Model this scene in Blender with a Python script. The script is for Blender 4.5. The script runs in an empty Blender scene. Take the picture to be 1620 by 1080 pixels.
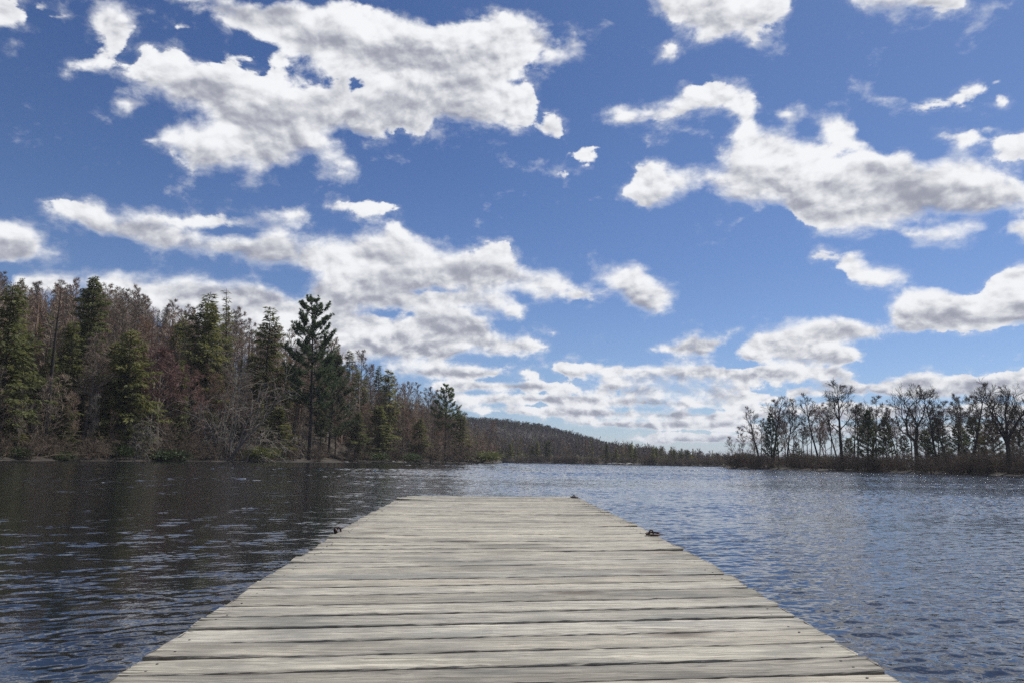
import bpy, bmesh, math, random
import numpy as np
from mathutils import Vector, Matrix

R = math.radians
DENOISE = False
scene = bpy.context.scene
COL = scene.collection

# ------------------------------------------------------------------ camera
PW, PH = 1620.0, 1080.0
FPX = 1215.0                       # 27 mm lens on a 36 mm wide frame
EYE = Vector((0.0, 0.0, 1.12))     # a metre above the water
PITCH, ROLL = R(8.76), R(1.04)
ROT = Matrix.Rotation(R(90) + PITCH, 3, 'X') @ Matrix.Rotation(ROLL, 3, 'Z')
cam_data = bpy.data.cameras.new('camera')
cam_data.lens = 27.0
cam_data.sensor_width = 36.0
cam_data.clip_end = 20000.0
cam_data.clip_start = 0.05
cam = bpy.data.objects.new('camera', cam_data)
COL.objects.link(cam)
cam.location = EYE
cam.rotation_euler = ROT.to_euler()
scene.camera = cam
ROTN = np.array(ROT)


def ray(px, py):
    """Direction of a point of the survey photograph, used to read bearings and heights off it."""
    v = ROT @ Vector(((px - PW / 2) / FPX, -(py - PH / 2) / FPX, -1.0))
    return v / math.hypot(v.x, v.y)


def bearing(px, py=735):
    v = ray(px, py)
    return math.atan2(v.x, v.y)


def spot(px, dist, py=735):
    v = ray(px, py)
    return v.x * dist, v.y * dist


def height_at(px, py, dist):
    return EYE.z + ray(px, py).z * dist


# ------------------------------------------------------------------ node helpers
class NT:
    def __init__(self, tree):
        self.t = tree
        self.n = tree.nodes
        self.l = tree.links

    def put(self, sock, v):
        if isinstance(v, bpy.types.NodeSocket):
            self.l.new(v, sock)
        elif v is not None:
            try:
                sock.default_value = v
            except TypeError:
                sock.default_value = (v, v, v)

    def node(self, kind, **kw):
        n = self.n.new(kind)
        for k, v in kw.items():
            setattr(n, k, v)
        return n

    def math(self, op, a, b=None, c=None, clamp=False):
        n = self.node('ShaderNodeMath', operation=op, use_clamp=clamp)
        for i, v in enumerate((a, b, c)):
            if v is not None:
                self.put(n.inputs[i], v)
        return n.outputs[0]

    def vec(self, op, a, b=None, c=None, scale=None):
        n = self.node('ShaderNodeVectorMath', operation=op)
        for i, v in enumerate((a, b, c)):
            if v is not None:
                self.put(n.inputs[i], v)
        if scale is not None:
            self.put(n.inputs['Scale'], scale)
        return n.outputs['Value'] if op in ('DOT_PRODUCT', 'LENGTH', 'DISTANCE') else n.outputs[0]

    def xyz(self, x, y, z):
        n = self.node('ShaderNodeCombineXYZ')
        for i, v in enumerate((x, y, z)):
            self.put(n.inputs[i], v)
        return n.outputs[0]

    def sep(self, v):
        n = self.node('ShaderNodeSeparateXYZ')
        self.put(n.inputs[0], v)
        return n.outputs

    def noise(self, vec, scale, detail=4.0, rough=0.5, lac=2.0, dist=0.0, dims='3D', w=None, typ='FBM'):
        n = self.node('ShaderNodeTexNoise', noise_dimensions=dims, noise_type=typ)
        self.put(n.inputs['Vector'], vec)
        self.put(n.inputs['Scale'], scale)
        n.inputs['Detail'].default_value = detail
        n.inputs['Roughness'].default_value = rough
        n.inputs['Lacunarity'].default_value = lac
        n.inputs['Distortion'].default_value = dist
        if w is not None:
            self.put(n.inputs['W'], w)
        return n.outputs['Fac'], n.outputs['Color']

    def voronoi(self, vec, scale, detail=0.0, rough=0.5, feature='F1', rnd=1.0, dims='3D'):
        n = self.node('ShaderNodeTexVoronoi', feature=feature, voronoi_dimensions=dims)
        n.normalize = True
        self.put(n.inputs['Vector'], vec)
        n.inputs['Scale'].default_value = scale
        n.inputs['Detail'].default_value = detail
        n.inputs['Roughness'].default_value = rough
        n.inputs['Randomness'].default_value = rnd
        return n.outputs

    def range(self, v, a, b, c=0.0, d=1.0, smooth=False):
        n = self.node('ShaderNodeMapRange', interpolation_type='SMOOTHSTEP' if smooth else 'LINEAR')
        n.clamp = True
        for i, x in enumerate((v, a, b, c, d)):
            self.put(n.inputs[i], x)
        return n.outputs[0]

    def mix(self, f, a, b, blend='MIX'):
        n = self.node('ShaderNodeMix', data_type='RGBA', blend_type=blend)
        self.put(n.inputs[0], f)
        self.put(n.inputs[6], col4(a))
        self.put(n.inputs[7], col4(b))
        return n.outputs[2]

    def ramp(self, f, stops, interp='LINEAR'):
        n = self.node('ShaderNodeValToRGB')
        n.color_ramp.interpolation = interp
        e = n.color_ramp.elements
        while len(e) < len(stops):
            e.new(0.5)
        for i, (p, c) in enumerate(stops):
            e[i].position = p
            e[i].color = col4(c)
        self.put(n.inputs[0], f)
        return n.outputs[0]


def col4(c):
    if isinstance(c, bpy.types.NodeSocket):
        return c
    if isinstance(c, (int, float)):
        return (c, c, c, 1.0)
    return tuple(c) + (1.0,) if len(c) == 3 else tuple(c)


def material(name):
    m = bpy.data.materials.new(name)
    m.use_nodes = True
    t = NT(m.node_tree)
    bsdf = next(n for n in t.n if n.type == 'BSDF_PRINCIPLED')
    out = next(n for n in t.n if n.type == 'OUTPUT_MATERIAL')
    return m, t, bsdf, out


# ------------------------------------------------------------------ object helpers
def tag(o, label=None, cat=None, group=None, kind=None):
    if label:
        o['label'] = label
    if cat:
        o['category'] = cat
    if group:
        o['group'] = group
    if kind:
        o['kind'] = kind
    return o


def empty(name, loc=(0, 0, 0), rz=0.0, s=1.0):
    o = bpy.data.objects.new(name, None)
    o.empty_display_size = 0.3
    COL.objects.link(o)
    o.location = loc
    o.rotation_euler = (0, 0, rz)
    o.scale = (s, s, s)
    return o


def mesh_from(name, verts, faces, mats=(), midx=None, smooth=False):
    """verts (n,3) array; faces an (m,3)/(m,4) array or a list of such arrays."""
    me = bpy.data.meshes.new(name)
    verts = np.asarray(verts, dtype=np.float32)
    fl = [np.asarray(f, dtype=np.int32) for f in (faces if isinstance(faces, list) else [faces]) if len(f)]
    me.vertices.add(len(verts))
    me.vertices.foreach_set('co', verts.ravel())
    loops = np.concatenate([f.ravel() for f in fl])
    sizes = np.concatenate([np.full(len(f), f.shape[1], dtype=np.int32) for f in fl])
    me.loops.add(len(loops))
    me.loops.foreach_set('vertex_index', loops)
    me.polygons.add(len(sizes))
    starts = np.concatenate([[0], np.cumsum(sizes)[:-1]]).astype(np.int32)
    me.polygons.foreach_set('loop_start', starts)
    try:
        me.polygons.foreach_set('loop_total', sizes)
    except Exception:
        pass
    for m in mats:
        me.materials.append(m)
    if midx is not None:
        me.polygons.foreach_set('material_index', np.asarray(midx, dtype=np.int32))
    me.polygons.foreach_set('use_smooth', np.full(len(sizes), bool(smooth)))
    me.update(calc_edges=True)
    me.validate()
    return me


def put(name, me, parent=None, loc=(0, 0, 0)):
    o = bpy.data.objects.new(name, me)
    COL.objects.link(o)
    if parent is not None:
        o.parent = parent
    else:
        o.location = loc
    return o


def float_attr(me, name, values, domain='POINT'):
    a = me.attributes.new(name, 'FLOAT', domain)
    a.data.foreach_set('value', np.asarray(values, dtype=np.float32))
# ------------------------------------------------------------------ sky: Nishita air with fair-weather cumulus
SUN_EL, SUN_AZ = R(52), R(50)      # ahead and to the right, above the frame

# cloud outlines read off the survey photograph (bearing and elevation of their edges)
CLOUDS = [
    [(272,0),(560,0),(606,5),(640,32),(690,40),(704,30),(790,22),(832,28),(870,45),(888,70),(905,48),(930,65),(936,90),(900,100),
     (886,118),(868,118),(850,105),(806,132),(845,140),(858,165),(842,200),(810,205),(770,194),(740,188),(694,186),(670,215),
     (640,204),(600,224),(570,214),(545,208),(530,212),(546,238),(562,268),(540,270),(515,255),(496,243),(450,262),(420,275),
     (395,282),(380,262),(340,264),(300,264),(285,245),(260,232),(226,222),(250,212),(255,195),(285,187),(320,190),(308,178),
     (262,162),(256,140),(236,127),(196,116),(225,102),(228,74),(246,84),(286,78),(302,98),(340,105),(346,90),(392,84),(424,92),
     (436,80),(400,60),(362,48),(332,22),(292,12)],
    [(845,196),(880,180),(896,214),(880,224),(850,214)],
    [(-40,0),(15,2),(40,14),(44,30),(25,42),(-40,40)],
    [(48,2),(70,4),(80,22),(105,26),(70,30),(56,20)],
    [(140,30),(174,13),(200,33),(214,46),(196,76),(186,95),(188,102),(155,112),(104,123),(110,95),(145,86),(150,70),(166,64),(144,48)],
    [(184,163),(200,152),(232,168),(196,176)],
    [(262,30),(285,40),(316,34),(300,50),(280,52)],
    [(-60,338),(30,342),(55,360),(62,385),(52,410),(20,418),(-60,418)],
    [(62,404),(84,396),(104,406),(80,414)],
    [(58,320),(110,314),(160,325),(172,342),(230,345),(260,360),(300,364),(340,367),(400,367),(440,358),(466,375),(470,395),
     (452,421),(400,421),(330,408),(260,392),(200,380),(140,370),(100,350)],
    [(250,352),(300,346),(350,336),(400,340),(440,325),(480,323),(496,350),(470,362),(420,354),(360,364),(310,366)],
    [(514,326),(552,322),(585,307),(600,318),(642,320),(604,336),(575,343)],
    [(20,432),(80,428),(120,440),(110,470),(20,470)],
    [(132,436),(190,427),(225,440),(290,432),(350,440),(404,446),(450,470),(490,478),(530,500),(575,545),(580,580),(420,580),
     (300,530),(150,475)],
    [(465,400),(520,370),(560,372),(600,365),(632,349),(650,376),(700,395),(740,408),(770,388),(798,386),(812,402),(822,420),
     (880,426),(922,452),(960,470),(930,482),(870,470),(850,478),(808,462),(838,494),(800,498),(720,485),(660,482),(640,500),
     (540,500),(470,486),(500,440),(470,425)],
    [(470,480),(540,488),(600,484),(680,480),(740,490),(775,520),(800,536),(830,530),(868,545),(840,562),(780,566),(742,556),
     (700,572),(600,572),(540,562),(510,530)],
    [(590,572),(700,574),(808,580),(790,600),(720,602),(640,592)],
    [(940,436),(980,424),(1020,428),(1048,450),(1072,462),(1066,488),(1022,496),(1000,480),(966,455)],
    [(866,522),(876,516),(888,524),(876,530)],
    [(1026,552),(1045,544),(1060,552),(1044,560)],
    [(820,592),(838,582),(856,592),(838,600)],
    [(942,186),(990,160),(1012,174),(1050,178),(1080,140),(1120,124),(1165,146),(1206,154),(1190,188),(1204,206),(1250,214),
     (1262,226),(1300,226),(1286,192),(1310,177),(1345,184),(1372,206),(1362,216),(1386,236),(1392,246),(1415,228),(1450,235),
     (1466,256),(1500,250),(1546,256),(1590,286),(1700,300),(1700,340),(1590,335),(1540,346),(1470,346),(1420,366),(1380,366),
     (1300,362),(1260,350),(1240,325),(1200,320),(1120,306),(1050,318),(1014,330),(1010,306),(990,305),(1012,262),(1040,258),
     (1060,276),(1100,266),(1132,260),(1132,238),(1165,226),(1166,192),(1140,172),(1090,170),(1050,190),(1010,196)],
    [(888,246),(934,226),(996,238),(962,250),(932,266)],
    [(884,272),(896,266),(908,274),(894,284)],
    [(1002,232),(1024,218),(1032,230),(1016,242)],
    [(1371,148),(1400,150),(1440,142),(1446,156),(1400,163)],
    [(1412,182),(1450,164),(1500,154),(1530,128),(1592,121),(1590,140),(1552,155),(1520,172),(1480,170),(1440,186)],
    [(1468,206),(1500,215),(1550,199),(1576,196),(1572,214),(1520,232),(1490,217)],
    [(1562,242),(1600,214),(1700,205),(1700,250),(1590,252)],
    [(1575,150),(1600,150),(1604,164),(1580,168)],
    [(1218,182),(1240,172),(1262,178),(1240,188)],
    [(1572,366),(1600,346),(1700,320),(1700,380),(1580,377)],
    [(1420,366),(1540,346),(1578,362),(1500,378),(1440,384)],
    [(1034,4),(1060,-40),(1240,-40),(1252,14),(1226,36),(1192,60),(1152,50),(1120,66),(1088,68),(1096,45),(1070,34)],
    [(1048,82),(1062,74),(1072,82),(1058,90)],
    [(1338,0),(1340,-40),(1530,-40),(1520,2),(1480,13),(1400,16),(1360,14)],
    [(1288,406),(1330,404),(1350,389),(1366,395),(1366,414),(1440,430),(1446,445),(1400,456),(1340,446),(1330,430)],
    [(1404,490),(1430,456),(1485,447),(1502,450),(1530,472),(1555,466),(1565,440),(1600,425),(1700,410),(1700,512),(1560,520),
     (1450,525),(1405,526)],
    [(1214,526),(1270,510),(1300,499),(1350,502),(1395,515),(1397,532),(1330,542),(1380,560),(1370,571),(1290,572),(1200,572),
     (1150,566),(1180,536)],
    [(1062,552),(1090,530),(1130,534),(1172,521),(1150,545),(1120,562),(1070,566)],
    [(866,576),(900,577),(940,574),(1000,578),(1040,572),(1120,575),(1180,580),(1260,572),(1312,577),(1362,595),(1350,606),
     (1250,600),(1180,603),(1100,599),(1000,597),(900,595)],
    [(680,604),(720,597),(760,600),(830,606),(906,604),(918,616),(850,622),(760,622),(690,620)],
    [(926,606),(980,600),(1060,606),(1180,606),(1240,612),(1170,622),(1040,620),(950,618)],
    [(690,628),(780,620),(880,624),(980,622),(1100,624),(1200,620),(1250,634),(1150,644),(1000,640),(860,640),(740,644)],
    [(700,650),(800,646),(900,642),(1020,645),(1120,648),(1230,642),(1250,660),(1140,662),(1000,658),(850,656)],
    [(830,664),(920,658),(1010,664),(1100,660),(1200,668),(1200,682),(1080,680),(960,676)],
    [(980,690),(1060,684),(1140,688),(1220,684),(1220,700),(1100,700),(1020,700)],
    [(1244,616),(1300,604),(1340,608),(1380,606),(1400,594),(1430,589),(1480,587),(1530,590),(1556,602),(1580,588),(1700,582),
     (1700,628),(1500,630),(1400,626),(1300,628),(1244,630)],
    [(1230,644),(1320,636),(1450,640),(1560,636),(1700,636),(1700,662),(1500,660),(1350,662),(1240,658)],
    [(1230,676),(1320,670),(1450,672),(1560,670),(1700,668),(1700,690),(1500,690),(1350,690),(1240,686)],
]
GAPS = [(402,106,20,11), (492,130,20,8), (468,106,15,7), (560,124,9,9), (1345,250,8,6), (700,462,22,4), (600,497,18,4)]

# grey shade of thick clouds painted into the sky colour: centre and half-size
SHADE_PATCHES = [(410,20,60,17), (500,66,45,18), (322,142,38,14), (447,188,75,20), (640,86,120,19), (740,86,60,14), (585,192,55,22), (470,232,40,12),
        (1413,272,55,15), (1385,322,150,20), (1282,298,40,17), (1500,312,60,14), (280,391,80,12), (417,402,60,15), (205,364,50,9), (400,474,80,16),
        (500,455,40,12), (300,465,70,10), (692,444,120,15), (607,404,42,10), (757,430,35,12), (607,470,70,13), (557,500,55,14), (707,517,55,13),
        (640,554,110,14), (1002,474,32,11), (1500,478,25,13), (1515,504,95,9), (1597,503,40,9), (1330,528,60,8), (1180,568,40,6), (1297,561,70,7),
        (1390,590,1,1), (18,392,30,10), (425,350,30,7), (1140,28,50,14), (1150,300,30,10)]
NROW, NCOL = 69, 140
XMAX, ZMAX = 0.86, 0.74


def signed_dist(px, py, poly):
    p = np.asarray(poly, float)
    a, b = p, np.roll(p, -1, 0)
    best = np.full(px.shape, 1e9)
    inside = np.zeros(px.shape, bool)
    for (ax, ay), (bx, by) in zip(a, b):
        dx, dy = bx - ax, by - ay
        t = np.clip(((px - ax) * dx + (py - ay) * dy) / (dx * dx + dy * dy + 1e-9), 0, 1)
        best = np.minimum(best, np.hypot(px - ax - t * dx, py - ay - t * dy))
        cross = ((ay > py) != (by > py)) & (px < (bx - ax) * (py - ay) / (by - ay + 1e-12) + ax)
        inside ^= cross
    return np.where(inside, best, -best)


def cloud_table():
    r = np.arange(NROW)
    Z = ZMAX * (r / (NROW - 1)) ** (1 / 0.7)
    X = np.linspace(-XMAX, XMAX, NCOL)
    XX, ZZ = np.meshgrid(X, Z)
    d = np.stack([XX, np.ones_like(XX), ZZ], -1) @ ROTN      # world -> camera axes
    px = PW / 2 + FPX * d[..., 0] / -d[..., 2]
    py = PH / 2 - FPX * d[..., 1] / -d[..., 2]
    s = np.full(px.shape, -60.0)
    for poly in CLOUDS:
        p_ = np.asarray(poly, float)
        small = np.clip(48.0 / np.ptp(p_[:, 1]), 1.0, 1.45) if p_[:, 1].mean() < 480 else 1.0      # wisps hold together too
        d_ = signed_dist(px, py, poly)
        s = np.maximum(s, np.where(d_ > 0, d_ * small + 3 * (small - 1), d_))
    for gx, gy, rx, ry in GAPS:
        q = np.hypot((px - gx) / rx, (py - gy) / ry)
        s = np.minimum(s, (q - 1) * min(rx, ry))
    unit = np.interp(ZZ, [0.0, 0.06, 0.15, 0.3, 0.74], [4.5, 6.5, 12.0, 18.0, 20.0])   # px that count as one thickness
    cloud_shade = np.zeros(px.shape)
    beds = list(SHADE_PATCHES)
    for poly in CLOUDS:
        p = np.asarray(poly, float)
        w, h = np.ptp(p[:, 0]), np.ptp(p[:, 1])
        if p[:, 1].mean() > 500 and h < 60 and w > 60:          # the far ranks all have level grey bases
            beds.append((p[:, 0].mean(), p[:, 1].mean() + 0.14 * h, 0.36 * w, 0.22 * h))
    for cx, cy, rx, ry in beds:
        q = ((px - cx) / (rx * 1.25)) ** 2 + ((py - cy) / (ry * 1.35)) ** 2
        cloud_shade = np.maximum(cloud_shade, np.exp(-q * 0.9)) + 0.15 * np.minimum(cloud_shade, np.exp(-q * 0.9))
    # sunlight comes from above: shade painted into the lower side of every cloud
    def field(dy):
        out = np.full(px.shape, -60.0)
        for poly in CLOUDS:
            out = np.maximum(out, signed_dist(px, py + dy, poly))
        return out
    off = unit * 0.9
    under = np.clip((field(-off) - field(off)) / (2.2 * off), 0, 1)
    cloud_shade = np.maximum(cloud_shade, 0.5 * under) + 0.22 * under
    cloud_shade = cloud_shade + 0.10 * np.clip(s / unit / 2.5, 0, 1)
    return np.clip(s / unit, -1.0, 3.5), np.clip(cloud_shade, 0, 1)


def build_world():
    w = bpy.data.worlds.new('World')
    scene.world = w
    w.use_nodes = True
    t = NT(w.node_tree)
    bg = next(n for n in t.n if n.type == 'BACKGROUND')
    sky = t.node('ShaderNodeTexSky', sky_type='NISHITA')
    sky.sun_disc = False
    sky.sun_elevation = SUN_EL
    sky.sun_rotation = SUN_AZ
    sky.altitude = 300
    sky.air_density = 0.9
    sky.dust_density = 0.15
    sky.ozone_density = 4.0
    gen = t.node('ShaderNodeTexCoord').outputs['Generated']
    d = t.vec('NORMALIZE', gen)
    x, y, z = t.sep(d)[:3]
    ys = t.math('MAXIMUM', y, 0.08)
    X = t.math('DIVIDE', x, ys)
    Z = t.math('DIVIDE', z, ys)

    # two octave groups, coarser overhead and finer towards the horizon
    dw = t.vec('MULTIPLY', d, (1.0, 1.0, 1.5))
    near = t.range(z, 0.04, 0.30)
    warp = t.vec('SUBTRACT', t.noise(dw, 9.0, 3.0, 0.55)[1], (0.5, 0.5, 0.5))
    dwarp = t.vec('MULTIPLY_ADD', warp, (0.035, 0.035, 0.03), dw)

    def fbm(v, det, rough, sa=13.0, sb=30.0):
        a = t.noise(v, sa, det, rough)[0]
        b = t.noise(v, sb, det, rough)[0]
        n = t.node('ShaderNodeMix', data_type='FLOAT')
        t.put(n.inputs[0], near)
        t.put(n.inputs[2], b)
        t.put(n.inputs[3], a)
        return n.outputs[0]

    n0 = fbm(dwarp, 9.0, 0.63)
    sun_side = Vector((math.sin(SUN_AZ) * 0.5, 0.0, 0.9))
    n1 = fbm(t.vec('ADD', dwarp, tuple(sun_side * 0.012)), 5.0, 0.52)
    n0s = fbm(dwarp, 5.0, 0.52)
    soft = fbm(dw, 2.0, 0.45, 7.0, 17.0)
    puff = t.voronoi(dwarp, 34.0, 2.0, 0.55)[0]

    # cloud thickness and painted shade from the survey table: one curve per elevation row
    tab, cloud_shade = cloud_table()
    jx = t.math('MULTIPLY_ADD', t.sep(warp)[0], 0.016, X)
    jz = t.math('MULTIPLY_ADD', t.sep(warp)[1], 0.010, Z)
    u = t.range(jx, -XMAX, XMAX)
    uvec = t.xyz(u, u, u)

    def rowcoord(zz):
        zc = t.math('MAXIMUM', zz, 0.0)
        p = t.math('POWER', t.math('DIVIDE', zc, ZMAX), 0.7)
        return t.math('MULTIPLY', p, float(NROW - 1))
    row = rowcoord(jz)
    sums = [None, None]
    xs = np.linspace(0, 1, NCOL)
    for k in range(0, NROW, 3):
        a = t.vec('ABSOLUTE', t.vec('SUBTRACT', t.xyz(row, row, row), (float(k), float(k + 1), float(k + 2))))
        wgt = t.vec('MAXIMUM', t.vec('SUBTRACT', (1.0, 1.0, 1.0), a), (0.0, 0.0, 0.0))
        for q, data in enumerate(((tab + 1.0) / 4.5, cloud_shade)):
            c = t.node('ShaderNodeRGBCurve')
            mp = c.mapping
            mp.extend = 'HORIZONTAL'
            for j in range(3):
                cur = mp.curves[j]
                vals = data[k + j]
                cur.points[0].location = (0.0, float(vals[0]))
                cur.points[1].location = (1.0, float(vals[-1]))
                for i in range(1, NCOL - 1):
                    # keep only the points that matter
                    if abs(vals[i] - vals[i - 1]) < 1e-4 and abs(vals[i] - vals[i + 1]) < 1e-4:
                        continue
                    cur.points.new(float(xs[i]), float(vals[i]))
                for p in cur.points:
                    p.handle_type = 'VECTOR'
            mp.update()
            t.put(c.inputs['Color'], uvec)
            dot = t.vec('DOT_PRODUCT', c.outputs[0], wgt)
            sums[q] = dot if sums[q] is None else t.math('ADD', sums[q], dot)
    inside = t.math('MULTIPLY', t.range(y, 0.20, 0.5), t.range(Z, ZMAX - 0.01, ZMAX - 0.06))
    # elsewhere (overhead, behind): the same kind of field, left to chance
    chance = t.range(t.noise(dw, 2.6, 2.0, 0.5)[0], 0.42, 0.68, -0.9, 0.9)

    def cover(s):
        v = t.math('MULTIPLY_ADD', s, 4.5, -1.0)
        n = t.node('ShaderNodeMix', data_type='FLOAT')
        t.put(n.inputs[0], inside)
        t.put(n.inputs[2], chance)
        t.put(n.inputs[3], v)
        return n.outputs[0]
    T0 = cover(sums[0])
    base_shade = t.node('ShaderNodeMix', data_type='FLOAT')
    t.put(base_shade.inputs[0], inside)
    t.put(base_shade.inputs[2], t.range(chance, 0.3, 0.9, 0.0, 0.8))
    t.put(base_shade.inputs[3], sums[1])
    base_shade = base_shade.outputs[0]
    D = t.math('MULTIPLY_ADD', t.math('SUBTRACT', n0, 0.50), 4.4, T0)
    D = t.math('MULTIPLY_ADD', t.math('SUBTRACT', 0.42, puff), 1.15, D)
    frayed = t.range(t.noise(dw, 8.0, 3.0, 0.6)[0], 0.40, 0.62)      # some edges crisp, others drawn out thin
    alpha = t.range(D, t.math('MULTIPLY_ADD', frayed, -0.30, -0.02), t.math('MULTIPLY_ADD', frayed, 1.0, 0.28), smooth=True)
    wisp = t.math('MULTIPLY', t.range(D, -0.55, 0.3, smooth=True), t.range(n0, 0.44, 0.62, 0.0, 0.45))
    alpha = t.math('MAXIMUM', alpha, wisp)
    alpha = t.math('MULTIPLY', alpha, t.range(z, -0.01, 0.02))
    # painted light in the cloud colour: thin edges bright, thick parts and bases grey
    grey = t.range(t.math('MULTIPLY_ADD', t.math('SUBTRACT', n0s, 0.5), 1.0, t.math('MULTIPLY_ADD', t.math('SUBTRACT', soft, 0.5), 0.8, base_shade)), 0.10, 0.95, smooth=True)
    relief = t.math('MULTIPLY', t.math('SUBTRACT', n1, n0s), 6.5)  # sunward lit and shaded sides of the puffs, put into the colour
    shade = t.math('ADD', t.math('MULTIPLY_ADD', grey, 0.80, -0.06), t.math('MULTIPLY_ADD', t.math('SUBTRACT', puff, 0.42), 0.75, relief))
    shade = t.math('MULTIPLY', shade, t.range(D, 0.0, 0.6))
    shade = t.range(shade, -0.42, 1.35, 0.0, 1.0, smooth=True)
    cloud = t.mix(shade, (9.3, 9.4, 9.6), (3.3, 3.45, 4.15))
    skyc = t.mix(1.0, sky.outputs[0], t.mix(t.range(t.vec('DOT_PRODUCT', d, tuple((math.sin(SUN_AZ) * math.cos(SUN_EL), math.cos(SUN_AZ) * math.cos(SUN_EL), math.sin(SUN_EL)))), 0.62, 1.0), t.mix(t.range(z, 0.05, 0.5), (0.78, 0.80, 0.92), (0.53, 0.63, 0.84)), (0.85, 0.86, 0.95)), 'MULTIPLY')
    t.put(bg.inputs['Color'], t.mix(alpha, skyc, cloud))
    bg.inputs['Strength'].default_value = 0.10
    w.cycles.sampling_method = 'MANUAL'
    w.cycles.sample_map_resolution = 512
    return w


build_world()

sun_data = bpy.data.lights.new('sun', 'SUN')
sun_data.energy = 4.6
sun_data.angle = R(0.5)
sun_data.color = (1.0, 0.972, 0.93)
sun = bpy.data.objects.new('sun', sun_data)
COL.objects.link(sun)
sdir = Vector((math.sin(SUN_AZ) * math.cos(SUN_EL), math.cos(SUN_AZ) * math.cos(SUN_EL), math.sin(SUN_EL)))
sun.rotation_euler = (-sdir).to_track_quat('-Z', 'Y').to_euler()

scene.view_settings.view_transform = 'Standard'
scene.view_settings.look = 'None'
scene.view_settings.exposure = 0.0
scene.view_settings.gamma = 1.0
scene.render.engine = 'CYCLES'
scene.cycles.use_denoising = DENOISE
scene.cycles.max_bounces = 6
scene.cycles.diffuse_bounces = 3
scene.cycles.glossy_bounces = 3
scene.cycles.sample_clamp_indirect = 6.0
scene.cycles.sample_clamp_direct = 14.0
# ------------------------------------------------------------------ water: wind ripples as real relief
def wave_field(x, y, r, rng):
    """Sum of short-crested wind waves; far out only the longer ones are resolved, and they carry the slope."""
    wind = R(-72)                                  # waves travel towards the dock, a little from the left
    bands = [0.10, 0.16, 0.25, 0.4, 0.65, 1.1, 1.8, 3.0]
    share = np.array([1.0, 1.0, 0.85, 0.5, 0.18, 0.05, 0.03, 0.02])
    cell = np.maximum(0.010, r * 0.0012)
    wts = []
    for lam, s in zip(bands, share):
        far = np.interp(r, [6, 30], [1.0, 2.4]) if lam > 0.6 else 1.0
        wts.append(s * far * np.clip((lam / cell - 2.6) / 2.2, 0, 1))
    wts = np.array(wts)
    tot = np.sqrt((wts ** 2).sum(0)) + 1e-6
    x, y = x.astype(np.float32), y.astype(np.float32)
    z = np.zeros_like(x)
    for lam, w in zip(bands, wts):
        use = w > 0
        if not use.any():
            continue
        xs, ys, acc = x[use], y[use], np.zeros(use.sum())
        n = 22
        for _ in range(n):
            l = lam * rng.uniform(0.75, 1.35)
            a = wind + rng.normal(0, 0.62)
            k = 2 * np.pi / l
            acc += np.sin(k * (xs * np.cos(a) + ys * np.sin(a)) + rng.uniform(0, 6.28)) / k
        z[use] += acc * math.sqrt(2 / n) * (w / tot)[use]
    return z


def lumps(x, y, rng, scale, n=14):
    acc = np.zeros_like(x)
    for _ in range(n):
        a = rng.uniform(0, 6.28)
        k = 2 * np.pi / (scale * rng.uniform(0.6, 1.7))
        acc += np.sin(k * (x * np.cos(a) * 0.7 + y * np.sin(a)) + rng.uniform(0, 6.28))
    return acc * math.sqrt(2 / n)


WATER_SLOPE = 0.062


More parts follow.
